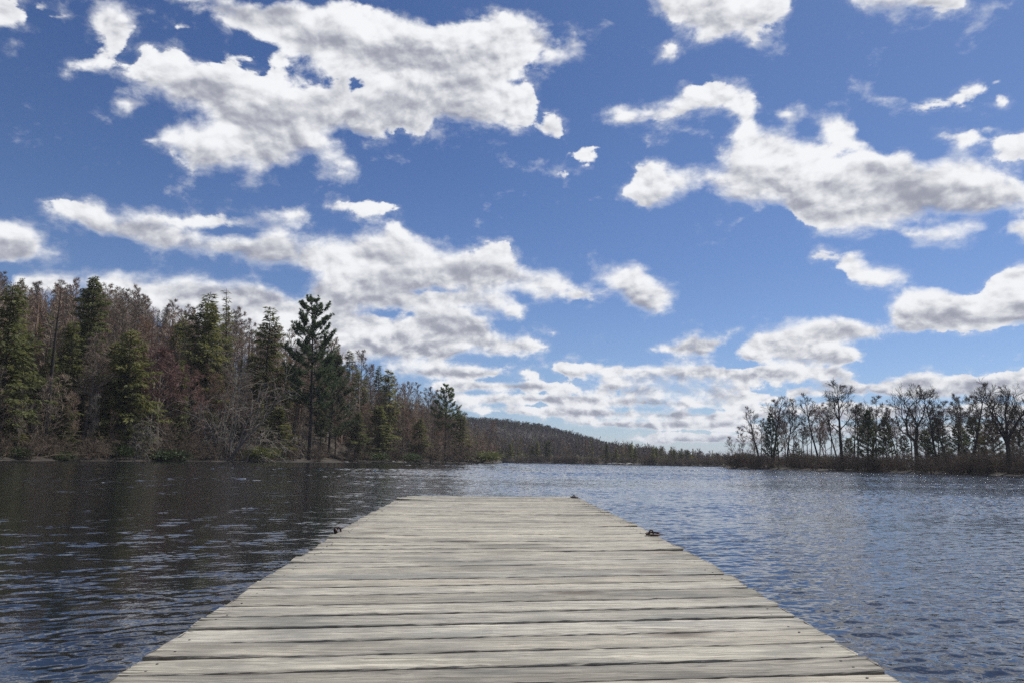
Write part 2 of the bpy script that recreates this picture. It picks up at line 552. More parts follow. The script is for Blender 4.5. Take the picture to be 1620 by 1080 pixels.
def build_water():
    m, t, b, out = material('lake_water')
    b.inputs['Base Color'].default_value = (0.012, 0.014, 0.017, 1)
    b.inputs['IOR'].default_value = 1.45
    pos = t.node('ShaderNodeNewGeometry').outputs['Position']
    w2 = t.noise(pos, 9.0, 2.0, 0.5, dist=0.4)[0]
    w3 = t.noise(pos, 24.0, 2.0, 0.5, dist=0.2)[0]
    h = t.math('ADD', t.math('MULTIPLY', w2, 0.0065), t.math('MULTIPLY', w3, 0.0030))
    h = t.math('MULTIPLY', h, t.range(t.vec('LENGTH', pos), 4.0, 30.0, 0.22, 1.0))
    # now and then a crest is steep enough to catch the sun
    crest = t.noise(pos, 5.0, 1.0, 0.4, dist=0.6)[0]
    crest = t.math('POWER', t.range(crest, 0.48, 0.78), 1.4)
    h = t.math('ADD', h, t.math('MULTIPLY', t.math('MULTIPLY', crest, t.math('MULTIPLY', t.range(t.vec('LENGTH', pos), 14.0, 45.0), t.range(t.sep(pos)[0], 0.0, 25.0))), 0.075))
    bump = t.node('ShaderNodeBump')
    bump.inputs['Strength'].default_value = 1.0
    bump.inputs['Distance'].default_value = 1.0
    t.put(bump.inputs['Height'], h)
    t.put(b.inputs['Normal'], bump.outputs[0])
    dist = t.vec('LENGTH', pos)
    t.put(b.inputs['Roughness'], t.range(dist, 5.0, 120.0, 0.025, 0.06))
    rng = np.random.default_rng(5)
    ba = np.radians(np.concatenate([np.arange(-180, -50, 2.5), np.arange(-50, -41, 0.5), np.arange(-41, 41.01, 0.092), np.arange(41.5, 50.1, 0.5), np.arange(52.5, 180, 2.5)]))
    rr = np.concatenate([np.geomspace(0.6, 2.15, 24), np.geomspace(2.2, 320, 1480), np.geomspace(330, 3200, 40)])
    B, RR = np.meshgrid(ba, rr)
    X, Y = (RR * np.sin(B)).ravel(), (RR * np.cos(B)).ravel()
    r = RR.ravel()
    g = 1.0 + 0.30 * lumps(X, Y, rng, 38.0) + 0.20 * lumps(X, Y, rng, 9.0)
    g = np.clip(g, 0.35, 1.9)
    # livelier where the breeze reaches, out on the lake and to the right; calmer in the lee of the left bank
    lee = np.interp(np.degrees(B).ravel(), [-50, -12, 8, 30], [0.55, 0.68, 1.25, 1.55])
    lee = lee + (np.maximum(lee, 1.1) - lee) * np.interp(r, [22, 55], [0.0, 1.0])
    lee = lee * np.interp(r, [3, 12, 40, 120], [0.62, 0.9, 1.4, 1.55])
    packet = np.clip(0.75 + 0.75 * lumps(X, Y, rng, 0.75, 18), 0.05, 2.6)
    p2 = np.clip(0.8 + 0.7 * lumps(X, Y, rng, 1.5, 18), 0.1, 1.9)
    packet = packet + (packet * p2 - packet) * np.interp(r, [8, 25], [0.0, 1.0])
    calm = np.interp(np.degrees(B).ravel(), [-50, -10, 8], [1.0, 0.85, 0.18])      # long smooth stretches between wavelets in the lee
    Z = wave_field(X, Y, r, rng) * WATER_SLOPE * g * lee * (1 + calm * (packet - 1) * np.interp(r, [18, 45], [1.0, 0.30]))
    flat = np.clip((r - 240) / 75, 0, 1)
    Z = Z * (1 - flat) * np.clip((60 - np.abs(np.degrees(B).ravel())) / 10, 0, 1)
    nb, nr = len(ba), len(rr)
    i = np.arange(nr * nb).reshape(nr, nb)
    k = np.roll(i, -1, 1)
    f = np.stack([i[:-1], i[1:], k[1:], k[:-1]], -1).reshape(-1, 4)
    V = np.concatenate([np.stack([X, Y, Z], -1), [[0, 0, 0]]])
    fan = np.stack([np.full(nb, len(V) - 1), i[0], k[0]], -1)
    me = mesh_from('water', V, [f, fan], [m], smooth=True)
    tag(put('water', me), kind='structure')


build_water()
# ------------------------------------------------------------------ ground: lake bed, banks, far hills
SHORE_PX = [(-900, 40), (-500, 62), (-250, 85), (0, 105), (150, 117), (300, 130), (420, 141), (540, 160), (640, 190), (720, 224),
            (789, 252), (793, 395), (900, 385), (1000, 372), (1080, 372), (1140, 360), (1147, 212), (1200, 195), (1300, 182),
            (1400, 172), (1500, 161), (1620, 150), (1800, 132), (2200, 96), (2700, 60)]
SHORE = [(-math.pi, 2.6), (-2.4, 3.2), (-1.9, 7.0), (-1.3, 24.0)] + [(bearing(p), d) for p, d in SHORE_PX] + \
        [(1.35, 20.0), (1.9, 7.0), (2.4, 3.2), (math.pi, 2.6)]
SH_B = np.array([s[0] for s in SHORE])
SH_D = np.array([s[1] for s in SHORE])
HILL_B = np.array([bearing(p) for p in (-900, -200, 0, 300, 430, 540, 640, 720, 789)])
HILL_H = np.array([20, 23, 21, 20, 17, 13, 9, 5, 1.2])
RIDGE_B = np.array([bearing(p) for p in (300, 735, 800, 850, 900, 950, 1000, 1050, 1100, 1140, 1300, 1700)])
RIDGE_H = np.array([48, 36, 38, 34, 26, 16, 8, 3, 1, 0.5, 0.5, 0.5])


def sstep(x):
    x = np.clip(x, 0, 1)
    return x * x * (3 - 2 * x)


def shore_dist(b):
    return np.interp(b, SH_B, SH_D)


def ground_z(x, y):
    x = np.asarray(x, float)
    y = np.asarray(y, float)
    r = np.hypot(x, y)
    b = np.arctan2(x, y)
    rs = shore_dist(b) + 1.2 * np.sin(b * 61 + 1) + 0.8 * np.sin(b * 143)* (np.abs(b) < 1)
    rs = np.where(np.abs(b) > 1.2, shore_dist(b), rs)
    d = r - rs
    z = np.clip(d * 0.16, -1.6, 0.55)
    front = (d > 0)
    left = np.interp(b, HILL_B, HILL_H, right=0.0)
    left = np.where(b < bearing(-900), 10.0, left)
    left = np.where(np.abs(b) > 1.2, 2.0, left)
    z = z + front * left * sstep((d - 7) / 52)
    ridge = np.interp(b, RIDGE_B, RIDGE_H)
    ridge = np.where(np.abs(b) > 1.0, 0.0, ridge)
    z = z + front * ridge * sstep((r - 430) / 480)
    far = np.interp(b, [bearing(980), bearing(1040), bearing(1100), bearing(1200), bearing(1320)], [0, 6, 12, 9, 1])
    z = z + front * far * sstep((r - 1100) / 450) * (np.abs(b) < 1.0)
    und = 0.35 * np.sin(x * 0.13 + 1.3) * np.cos(y * 0.11) + 0.2 * np.sin(x * 0.31) * np.sin(y * 0.27 + 2)
    z = z + front * und * sstep((d - 4) / 15) * 1.2
    return z


def build_ground():
    fb = np.arange(-60, 60.01, 0.2)
    rb = np.concatenate([np.arange(-180, -60, 3.0), fb, np.arange(63, 180.0, 3.0)])
    bb = np.radians(rb)
    rr = np.concatenate([[0.3], np.geomspace(1.6, 6000, 236)])
    B, RR = np.meshgrid(bb, rr)
    X, Y = RR * np.sin(B), RR * np.cos(B)
    Z = ground_z(X, Y)
    nb, nr = len(bb), len(rr)
    idx = np.arange(nr * nb).reshape(nr, nb)
    nx = np.roll(idx, -1, 1)
    f = np.stack([idx[:-1], idx[1:], nx[1:], nx[:-1]], -1).reshape(-1, 4)
    m, t, b, out = material('leaf_litter_soil')
    pos = t.node('ShaderNodeNewGeometry').outputs['Position']
    n1 = t.noise(pos, 0.35, 5.0, 0.6)[0]
    n2 = t.noise(pos, 3.0, 4.0, 0.6)[0]
    c = t.ramp(n1, [(0.35, (0.04, 0.03, 0.02)), (0.5, (0.06, 0.045, 0.031)), (0.66, (0.075, 0.057, 0.04))])
    c = t.mix(t.range(n2, 0.4, 0.7), c, (0.06, 0.05, 0.03))
    zz = t.sep(pos)[2]
    c = t.mix(t.range(zz, 0.60, 0.25), c, (0.040, 0.032, 0.024))
    t.put(b.inputs['Base Color'], c)
    b.inputs['Roughness'].default_value = 0.95
    bump = t.node('ShaderNodeBump')
    bump.inputs['Strength'].default_value = 0.6
    bump.inputs['Distance'].default_value = 0.3
    t.put(bump.inputs['Height'], n2)
    t.put(b.inputs['Normal'], bump.outputs[0])
    me = mesh_from('ground', np.stack([X, Y, Z], -1).reshape(-1, 3), f, [m], smooth=True)
    tag(put('ground', me), kind='structure')


build_ground()
# ------------------------------------------------------------------ dock
DK_Y = np.array([-3.0, 0.0, 2.5, 2.9, 3.3, 3.73, 4.34, 4.81, 5.36, 6.12, 7.18, 8.85, 10.73, 11.2])
DK_XL = np.array([-1.21, -1.215, -1.224, -1.232, -1.238, -1.244, -1.256, -1.263, -1.277, -1.312, -1.354, -1.402, -1.45, -1.462])
DK_ZL = EYE.z + np.array([-0.735, -0.735, -0.698, -0.683, -0.661, -0.641, -0.614, -0.602, -0.589, -0.571, -0.554, -0.538, -0.521, -0.517])
DK_ZR = EYE.z + np.array([-0.66, -0.66, -0.631, -0.614, -0.596, -0.579, -0.559, -0.553, -0.547, -0.531, -0.517, -0.507, -0.496, -0.494])
DK_W = 2.4
DK_K = 0.05          # the boards lie a touch askew


def dock_point(s, y, up=0.0):
    """s 0..1 from the left to the right edge, y distance along the dock at its left edge."""
    xl = np.interp(y, DK_Y, DK_XL)
    zl = np.interp(y, DK_Y, DK_ZL)
    zr = np.interp(y, DK_Y, DK_ZR)
    return xl + DK_W * s, y + DK_W * DK_K * s, zl + (zr - zl) * s + up


def wood_material(name, light, mid, dark, grey):
    m, t, b, out = material(name)
    at = t.node('ShaderNodeAttribute', attribute_name='board')
    rnd = at.outputs['Fac']
    pos = t.node('ShaderNodeNewGeometry').outputs['Position']
    off = t.vec('SCALE', (37.0, 53.0, 11.0), scale=rnd)
    p = t.vec('ADD', pos, off)
    # grain runs along the board (x); knots push it sideways
    kn = t.voronoi(t.vec('MULTIPLY', p, (1.1, 2.6, 1.0)), 1.0, 0.0, rnd=1.0)
    knot = t.range(kn[0], 0.0, 0.17, 1.0, 0.0, smooth=True)
    big = t.noise(t.vec('MULTIPLY', p, (0.9, 3.5, 1.0)), 1.0, 3.0, 0.55)[0]
    wob = t.math('MULTIPLY', t.math('ADD', knot, t.math('MULTIPLY', big, 0.6)), 0.03)
    px, py, pz = t.sep(p)[:3]
    pw = t.xyz(px, t.math('ADD', py, wob), pz)
    g1 = t.noise(t.vec('MULTIPLY', pw, (1.9, 70.0, 8.0)), 1.0, 6.0, 0.74)[0]
    g2 = t.noise(t.vec('MULTIPLY', pw, (4.0, 190.0, 30.0)), 1.0, 4.0, 0.6)[0]
    g3 = t.noise(t.vec('MULTIPLY', pw, (1.5, 85.0, 8.0)), 1.0, 3.0, 0.5)[0]
    band = t.noise(t.vec('MULTIPLY', pw, (2.3, 27.0, 4.0)), 1.0, 5.0, 0.66)[0]
    stain = t.noise(t.vec('MULTIPLY', p, (2.2, 9.0, 1.0)), 1.0, 5.0, 0.62)[0]
    patch = t.noise(t.vec('MULTIPLY', pos, (1.3, 2.2, 1.0)), 1.0, 4.0, 0.6)[0]
    c = t.ramp(g1, [(0.30, dark), (0.43, mid), (0.55, light), (0.70, tuple(x * 1.1 for x in light))])
    c = t.mix(t.range(band, 0.53, 0.60, 0.0, 0.55), c, tuple(x * 0.52 for x in mid))
    c = t.mix(t.range(band, 0.42, 0.35, 0.0, 0.5), c, tuple(x * 1.12 for x in light))
    c = t.mix(t.range(g2, 0.36, 0.62, 0.6, 0.0), c, tuple(x * 0.6 for x in mid))
    c = t.mix(t.range(stain, 0.47, 0.68, 0.0, 0.8), c, grey)
    fleck = t.noise(t.vec('MULTIPLY', p, (7.0, 55.0, 1.0)), 1.0, 3.0, 0.6)[0]
    c = t.mix(t.range(fleck, 0.60, 0.68, 0.0, 0.75), c, (0.12, 0.105, 0.09))
    c = t.mix(t.range(patch, 0.53, 0.70, 0.0, 0.62), c, (0.135, 0.132, 0.12))
    # silvering and browning from board to board
    c = t.mix(1.0, c, t.ramp(rnd, [(0.0, (0.62, 0.605, 0.585)), (0.25, (1.04, 1.01, 0.95)), (0.45, (0.78, 0.78, 0.775)), (0.62, (1.12, 1.09, 1.02)),
                                   (0.8, (0.92, 0.88, 0.82)), (1.0, (1.14, 1.13, 1.10))]), 'MULTIPLY')
    along = t.node('ShaderNodeAttribute', attribute_name='along').outputs['Fac']
    split = t.math('MULTIPLY', t.range(along, 0.86, 1.0), 0.10)
    crack = t.math('MULTIPLY', t.range(t.math('SUBTRACT', g3, split), 0.345, 0.295), t.math('MAXIMUM', t.range(big, 0.40, 0.60), t.math('MULTIPLY', split, 10.0)))
    c = t.mix(crack, c, (0.035, 0.03, 0.025))
    c = t.mix(t.math('MULTIPLY', t.range(kn[0], 0.03, 0.10, 1.0, 0.0), 0.7), c, (0.11, 0.085, 0.065))
    edge = t.node('ShaderNodeAttribute', attribute_name='edge').outputs['Fac']
    dirt = t.math('MULTIPLY', t.math('POWER', edge, 9.0), t.range(stain, 0.38, 0.62, 0.1, 0.7))
    c = t.mix(dirt, c, (0.10, 0.09, 0.08))
    t.put(b.inputs['Base Color'], c)
    b.inputs['Roughness'].default_value = 0.82
    b.inputs['Specular IOR Level'].default_value = 0.25
    h = t.math('ADD', t.math('MULTIPLY', g1, 0.0035), t.math('MULTIPLY', g2, 0.0016))
    h = t.math('SUBTRACT', h, t.math('MULTIPLY', crack, 0.004))
    bump = t.node('ShaderNodeBump')
    bump.inputs['Strength'].default_value = 0.9
    bump.inputs['Distance'].default_value = 1.0
    t.put(bump.inputs['Height'], h)
    t.put(b.inputs['Normal'], bump.outputs[0])
    return m


def smooth_noise(rng, n, k, amp):
    return np.interp(np.linspace(0, k, n), np.arange(k + 1), rng.normal(0, amp, k + 1))


def torus(R0, r, nu=40, nv=10, wob=0.0):
    u = np.linspace(0, 2 * np.pi, nu, endpoint=False)
    v = np.linspace(0, 2 * np.pi, nv, endpoint=False)
    U, V = np.meshgrid(u, v, indexing='ij')
    rr = r * (1 + wob * np.sin(3 * U + 1))
    P = np.stack([(R0 + rr * np.cos(V)) * np.cos(U), (R0 + rr * np.cos(V)) * np.sin(U), rr * np.sin(V)], -1).reshape(-1, 3)
    i = np.arange(nu * nv).reshape(nu, nv)
    j, k = np.roll(i, -1, 0), np.roll(i, -1, 1)
    l = np.roll(j, -1, 1)
    return P, np.stack([i, j, l, k], -1).reshape(-1, 4)


def tube_path(pts, r, n=10):
    pts = np.asarray(pts, float)
    tan = np.gradient(pts, axis=0)
    tan /= np.linalg.norm(tan, axis=1)[:, None]
    ref = np.array([0.13, 0.97, 0.2])
    u = np.cross(tan, ref)
    u /= np.linalg.norm(u, axis=1)[:, None]
    v = np.cross(tan, u)
    a = np.linspace(0, 2 * np.pi, n, endpoint=False)
    rad = np.broadcast_to(np.asarray(r, float), (len(pts),))
    P = pts[:, None] + rad[:, None, None] * (u[:, None] * np.cos(a)[None, :, None] + v[:, None] * np.sin(a)[None, :, None])
    i = np.arange(len(pts) * n).reshape(len(pts), n)
    k = np.roll(i, -1, 1)
    f = np.stack([i[:-1], k[:-1], k[1:], i[1:]], -1).reshape(-1, 4)
    V = np.concatenate([P.reshape(-1, 3), pts[:1], pts[-1:]])
    c0, c1 = len(V) - 2, len(V) - 1
    caps = np.concatenate([np.stack([np.full(n, c0), k[0], i[0]], -1), np.stack([np.full(n, c1), i[-1], k[-1]], -1)])
    return V, f, caps


def box(lo, hi, bev=0.006):
    bm = bmesh.new()
    bmesh.ops.create_cube(bm, size=1.0)
    lo, hi = Vector(lo), Vector(hi)
    for v in bm.verts:
        v.co = Vector([lo[i] + (v.co[i] + 0.5) * (hi[i] - lo[i]) for i in range(3)])
    bmesh.ops.bevel(bm, geom=bm.edges[:], offset=bev, segments=2, affect='EDGES')
    return bm


def bm_mesh(name, bm, m):
    me = bpy.data.meshes.new(name)
    bm.to_mesh(me)
    bm.free()
    me.materials.append(m)
    return me


def build_dock():
    rng = np.random.default_rng(11)
    dock = empty('dock', (0, 4.0, 0))
    tag(dock, 'weathered grey wooden dock of crosswise planks running out over the lake', 'dock')
    deck_m = wood_material('weathered_plank', (0.55, 0.52, 0.445), (0.35, 0.33, 0.28), (0.10, 0.09, 0.078), (0.20, 0.20, 0.188))
    beam_m = wood_material('weathered_beam', (0.26, 0.235, 0.20), (0.18, 0.16, 0.135), (0.07, 0.062, 0.05), (0.13, 0.13, 0.12))
    steel, t, b, _ = material('rusty_steel')
    n = t.noise(t.node('ShaderNodeTexCoord').outputs['Object'], 60.0, 4.0, 0.6)[0]
    t.put(b.inputs['Base Color'], t.ramp(n, [(0.35, (0.035, 0.026, 0.024)), (0.6, (0.085, 0.045, 0.032))]))
    t.put(b.inputs['Metallic'], t.range(n, 0.35, 0.6, 0.8, 0.2))
    t.put(b.inputs['Roughness'], t.range(n, 0.35, 0.6, 0.32, 0.75))
    nailm, t, b, _ = material('nail_head')
    b.inputs['Base Color'].default_value = (0.06, 0.045, 0.04, 1)
    b.inputs['Roughness'].default_value = 0.6
    # ---- boards
    V, F, A, M, E, AL = [], [], [], [], [], []
    nv = 0
    NX = 60
    y = -2.9
    edges = []
    while y < 10.72:
        w = rng.uniform(0.160, 0.186)
        edges.append((y, w))
        y += w + abs(rng.normal(0.005, 0.004)) + 0.006
    th = 0.036
    for bi, (y0, w) in enumerate(edges):
        last = bi == len(edges) - 1
        s = np.linspace(0, 1, NX)
        e0, e1 = rng.normal(0, 0.0045, 2)
        if last:
            e0 = 0.10
        front = y0 + smooth_noise(rng, NX, 6, 0.0009) + np.linspace(0, rng.normal(0, 0.004), NX)
        back = y0 + w + smooth_noise(rng, NX, 6, 0.0009) + np.linspace(0, rng.normal(0, 0.004), NX)
        lift = smooth_noise(rng, NX, 4, 0.0010)
        warp = rng.normal(0, 1, 2)
        lift += np.where(s < .3, (0.3 - s) / 0.3, 0) ** 2 * max(0, warp[0] - 0.6) * 0.010
        lift += np.where(s > .7, (s - 0.7) / 0.3, 0) ** 2 * max(0, warp[1] - 0.6) * 0.007
        tilt = rng.normal(0, 0.0011)
        cup = rng.normal(0.0006, 0.0008)
        # cross-section: down the front face, over the top, down the back, closed below
        cs = [(0.0, -th), (0.0, -0.005), (0.018, -0.0012), (0.06, 0.0), (0.14, 0.0), (0.5, 0.0), (0.86, 0.0), (0.94, 0.0), (0.982, -0.0012),
              (1.0, -0.005), (1.0, -th)]
        NC = len(cs)
        P = np.zeros((NX, NC, 3))
        for j, (q, dz) in enumerate(cs):
            ends = np.zeros(NX)
            ends[0] = e0 / DK_W + rng.normal(0, 0.0022)
            ends[-1] = e1 / DK_W + rng.normal(0, 0.0022)
            ss = s + ends
            yy = front + (back - front) * q
            X, Y, Z = dock_point(ss, yy)
            rag = rng.normal(0, 0.0009, NX) * (1 if 1 <= j <= NC - 2 else 0.3)
            Z = Z + dz + lift + tilt * (q - 0.5) * 2 + cup * (2 * q - 1) ** 2 * (1 if dz > -0.02 else 0) + rag
            if j in (1, 2, 8, 9):
                Y = Y + rng.normal(0, 0.0011, NX)
            P[:, j] = np.stack([X, Y, Z], -1)
        i = np.arange(NX * NC).reshape(NX, NC)
        k = np.roll(i, -1, 1)
        f = np.stack([i[:-1], i[1:], k[1:], k[:-1]], -1).reshape(-1, 4)
        V.append(P.reshape(-1, 3))
        F.append(f + nv)
        A.append(np.full(NX * NC, rng.random()))
        AL.append(np.repeat(np.abs(s * 2 - 1), NC))
        E.append(np.tile(np.abs(np.array([c_[0] for c_ in cs]) * 2 - 1), NX))
        M.append(np.zeros(len(f), int))
        capL = np.stack([i[0, 1:-2], i[0, 2:-1], np.full(NC - 3, i[0, -1]), np.full(NC - 3, i[0, 0])], -1)
        # end grain as a strip of quads between the top outline and the two lower corners
        mid = NC // 2
        for row in (0, NX - 1):
            q = []
            for j in range(mid):
                q.append([i[row, j], i[row, j + 1], i[row, NC - 2 - j], i[row, NC - 1 - j]])
            q = np.array(q)
            if row == 0:
                q = q[:, ::-1]
            F.append(q + nv)
            M.append(np.zeros(len(q), int))
        nv += NX * NC
        # nails over the three beams
        for sx in (0.03, 0.968):
            for qy in (0.25, 0.75):
                if rng.random() < 0.35:
                    continue
                cx, cy, cz = dock_point(sx + rng.normal(0, 0.003), y0 + w * (qy + rng.normal(0, 0.05)))
                li = np.interp(sx, s, lift)
                a = np.linspace(0, 2 * np.pi, 8, endpoint=False)
                ring = np.stack([cx + 0.0045 * np.cos(a), cy + 0.0045 * np.sin(a), np.full(8, cz + li + 0.0022)], -1)
                low = ring - [0, 0, 0.006]
                V.append(np.concatenate([ring, low]))
                q = np.array([[0, 1, 2, 3], [0, 3, 4, 7], [4, 5, 6, 7]] + [[j, (j + 8), (j + 1) % 8 + 8, (j + 1) % 8] for j in range(8)])
                F.append(q + nv)
                M.append(np.ones(len(q), int))
                A.append(np.zeros(16))
                E.append(np.zeros(16))
                AL.append(np.zeros(16))
                nv += 16
    me = mesh_from('decking', np.concatenate(V) - [0, 4.0, 0], np.concatenate(F), [deck_m, nailm], np.concatenate(M))
    float_attr(me, 'board', np.concatenate(A))
    float_attr(me, 'along', np.concatenate(AL))
    float_attr(me, 'edge', np.concatenate(E))
    put('decking', me, dock)
    # ---- frame below
    ys = np.linspace(-2.9, 10.72, 60)
    for sx in (0.05, 0.5, 0.95):
        L = []
        for dx, dz in ((-0.02, -th - 0.003), (0.02, -th - 0.003), (0.02, -th - 0.15), (-0.02, -th - 0.15)):
            X, Y, Z = dock_point(sx, ys, dz)
            L.append(np.stack([X + dx, Y - 4.0, Z], -1))
        P = np.stack(L, 1)
        i = np.arange(60 * 4).reshape(60, 4)
        k = np.roll(i, -1, 1)
        f = np.concatenate([np.stack([i[:-1], k[:-1], k[1:], i[1:]], -1).reshape(-1, 4), i[:1, ::-1], i[-1:]])
        bme = mesh_from('beam', P.reshape(-1, 3), f, [beam_m])
        float_attr(bme, 'board', np.full(240, rng.random()))
        put('beam', bme, dock)
    for yy in (-2.2, 0.4, 3.0, 5.6, 8.2, 10.5):
        for sx in (0.085, 0.915):
            X, Y, Z = dock_point(sx, yy, -0.045)
            v, f, caps = tube_path([(X, Y - 4.0, z) for z in np.linspace(-1.5, Z, 6)], 0.055, 12)
            pm = mesh_from('post', v, [f, caps], [beam_m], smooth=False)
            float_attr(pm, 'board', np.full(len(v), rng.random()))
            put('post', pm, dock)
    # ---- mooring hardware: eye bolts, each with a loose ring
    def mooring(s, yy, ring_tilt, ring_off, label, side=0.0):
        X, Y, Z = dock_point(s, yy)
        r0 = empty('mooring_eye', (0, 0, 0))
        COL.objects.unlink(r0)
        bpy.data.objects.remove(r0)
        base = Vector((X + side, Y - 4.0, Z))
        # plate and staple
        bm = box((-0.030, -0.016, 0.001), (0.030, 0.016, 0.007), 0.0015)
        th_ = np.linspace(0, np.pi, 14)
        arch = np.stack([0.016 * np.cos(th_), np.zeros(14), 0.004 + 0.034 * np.sin(th_) ** 0.8], -1)
        v, f, caps = tube_path(arch, 0.0062, 8)
        base_i = [bm.verts.new(q) for q in v]
        bm.verts.ensure_lookup_table()
        for q in list(f) + list(caps):
            try:
                bm.faces.new([base_i[z] for z in q])
            except ValueError:
                pass
        pe = bm_mesh('mooring_eye', bm, steel)
        for p in pe.polygons:
            p.use_smooth = True
        e = put('mooring_eye', pe, dock)
        e.location = base
        e.rotation_euler = (0, 0, R(12))
        if label:
            e['label'] = label
        small = 0.026 if side else 0.050
        v, f = torus(small, 0.0085 if side else 0.0072, 48, 10, 0.06)
        rg = put('ring', mesh_from('ring', v, f, [steel], smooth=True), e)
        rg.location = ring_off
        rg.rotation_euler = ring_tilt
    mooring(0.987, 5.80, (R(6), R(-3), 0), (0.0, -0.036, 0.014), 'rusty mooring eye with its ring lying flat near the right edge')
    mooring(0.972, 10.60, (R(4), R(2), 0), (-0.004, -0.03, 0.013), 'small dark mooring eye at the far right corner')
    mooring(0.004, 6.05, (R(10), R(78), R(25)), (-0.022, 0.0, 0.004), 'dark mooring eye with its ring hanging over the left edge', -0.005)
    return dock


build_dock()
# ------------------------------------------------------------------ vegetation builders
def bark_material(name, dark, light, vscale=3.0):
    m, t, b, out = material(name)
    tc = t.node('ShaderNodeTexCoord').outputs['Object']
    n = t.noise(t.vec('MULTIPLY', tc, (6.0, 6.0, 0.8)), vscale, 4.0, 0.6)[0]
    rnd = t.node('ShaderNodeObjectInfo').outputs['Random']
    c = t.ramp(n, [(0.3, dark), (0.7, light)])
    c = t.mix(1.0, c, t.mix(rnd, (0.75, 0.75, 0.78), (1.2, 1.15, 1.08)), 'MULTIPLY')
    t.put(b.inputs['Base Color'], c)
    b.inputs['Roughness'].default_value = 0.9
    b.inputs['Specular IOR Level'].default_value = 0.2
    return m


def leaf_material(name, dark, light, scale=0.5, trans=0.45, spec=0.25, rough=0.6):
    m, t, b, out = material(name)
    tc = t.node('ShaderNodeTexCoord').outputs['Object']
    n = t.noise(tc, scale, 4.0, 0.65)[0]
    rnd = t.node('ShaderNodeObjectInfo').outputs['Random']
    c = t.ramp(n, [(0.32, dark), (0.66, light)])
    c = t.mix(1.0, c, t.mix(rnd, (0.8, 0.84, 0.9), (1.18, 1.12, 0.98)), 'MULTIPLY')
    t.put(b.inputs['Base Color'], c)
    b.inputs['Roughness'].default_value = rough
    b.inputs['Specular IOR Level'].default_value = spec
    if trans > 0:
        tr = t.node('ShaderNodeBsdfTranslucent')
        t.put(tr.inputs['Color'], c)
        mx = t.node('ShaderNodeMixShader')
        mx.inputs[0].default_value = trans
        t.l.new(b.outputs[0], mx.inputs[1])
        t.l.new(tr.outputs[0], mx.inputs[2])
        t.l.new(mx.outputs[0], out.inputs['Surface'])
    return m


MAT = {
    'bark': bark_material('grey_brown_bark', (0.075, 0.063, 0.052), (0.185, 0.157, 0.132)),
    'bark_dark': bark_material('dark_bark', (0.026, 0.022, 0.019), (0.070, 0.059, 0.050)),
    'twig': bark_material('brown_twigs', (0.185, 0.147, 0.114), (0.33, 0.27, 0.215), 0.6),
    'twig_red': bark_material('red_budding_twigs', (0.150, 0.088, 0.078), (0.270, 0.165, 0.145), 0.6),
    'twig_warm': bark_material('warm_brown_twigs', (0.195, 0.135, 0.098), (0.32, 0.232, 0.172), 0.6),
    'twig_brush': bark_material('brush_stems', (0.105, 0.082, 0.062), (0.19, 0.15, 0.115), 0.6),
    'far_twig': bark_material('far_wood', (0.080, 0.070, 0.069), (0.150, 0.128, 0.124), 0.6),
    'twig_pale': bark_material('silvery_twigs', (0.120, 0.108, 0.094), (0.263, 0.239, 0.211), 0.6),
    'twig_oak': bark_material('oak_twigs', (0.045, 0.037, 0.031), (0.098, 0.080, 0.066), 0.6),
    'hemlock': leaf_material('hemlock_foliage', (0.082, 0.092, 0.034), (0.215, 0.215, 0.072)),
    'hemlock_light': leaf_material('light_hemlock_foliage', (0.105, 0.115, 0.04), (0.27, 0.265, 0.085)),
    'pine': leaf_material('pine_needles', (0.058, 0.085, 0.042), (0.155, 0.19, 0.085)),
    'pine_olive': leaf_material('olive_pine_needles', (0.055, 0.068, 0.036), (0.135, 0.148, 0.07)),
    'laurel': leaf_material('evergreen_shrub_leaves', (0.028, 0.046, 0.018), (0.096, 0.128, 0.043), 1.2, 0.15, 0.2, 0.5),
    'laurel_yellow': leaf_material('yellow_green_shrub_leaves', (0.077, 0.090, 0.028), (0.192, 0.205, 0.064), 1.2, 0.2, 0.2, 0.5),
}


class Tubes:
    """Collects branch polylines by shape and turns them into one mesh."""

    def __init__(self):
        self.b = {}

    def add(self, pts, rad, sides):
        self.b.setdefault((len(pts), sides), []).append((pts, rad))

    def mesh(self, name, mats, smooth=False):
        V, F, nv = [], [], 0
        for (n, s), lst in self.b.items():
            P = np.array([a for a, _ in lst])
            Rr = np.array([r for _, r in lst])
            T = np.gradient(P, axis=1)
            T /= np.linalg.norm(T, axis=2, keepdims=True) + 1e-9
            ref = np.where(np.abs(T[:, :1, 2:3]) > 0.8, np.array([1.0, 0.05, 0.0]), np.array([0.05, 0.0, 1.0]))
            U = np.cross(T, np.broadcast_to(ref, T.shape))
            U /= np.linalg.norm(U, axis=2, keepdims=True) + 1e-9
            W = np.cross(T, U)
            a = np.linspace(0, 2 * np.pi, s, endpoint=False)
            X = P[:, :, None] + Rr[:, :, None, None] * (U[:, :, None] * np.cos(a)[:, None] + W[:, :, None] * np.sin(a)[:, None])
            B = len(lst)
            i = np.arange(B * n * s).reshape(B, n, s)
            k = np.roll(i, -1, 2)
            F.append(np.stack([i[:, :-1], k[:, :-1], k[:, 1:], i[:, 1:]], -1).reshape(-1, 4) + nv)
            V.append(X.reshape(-1, 3))
            nv += B * n * s
        return mesh_from(name, np.concatenate(V), np.concatenate(F), mats, smooth=smooth)


def unit(v):
    return v / (np.linalg.norm(v) + 1e-9)


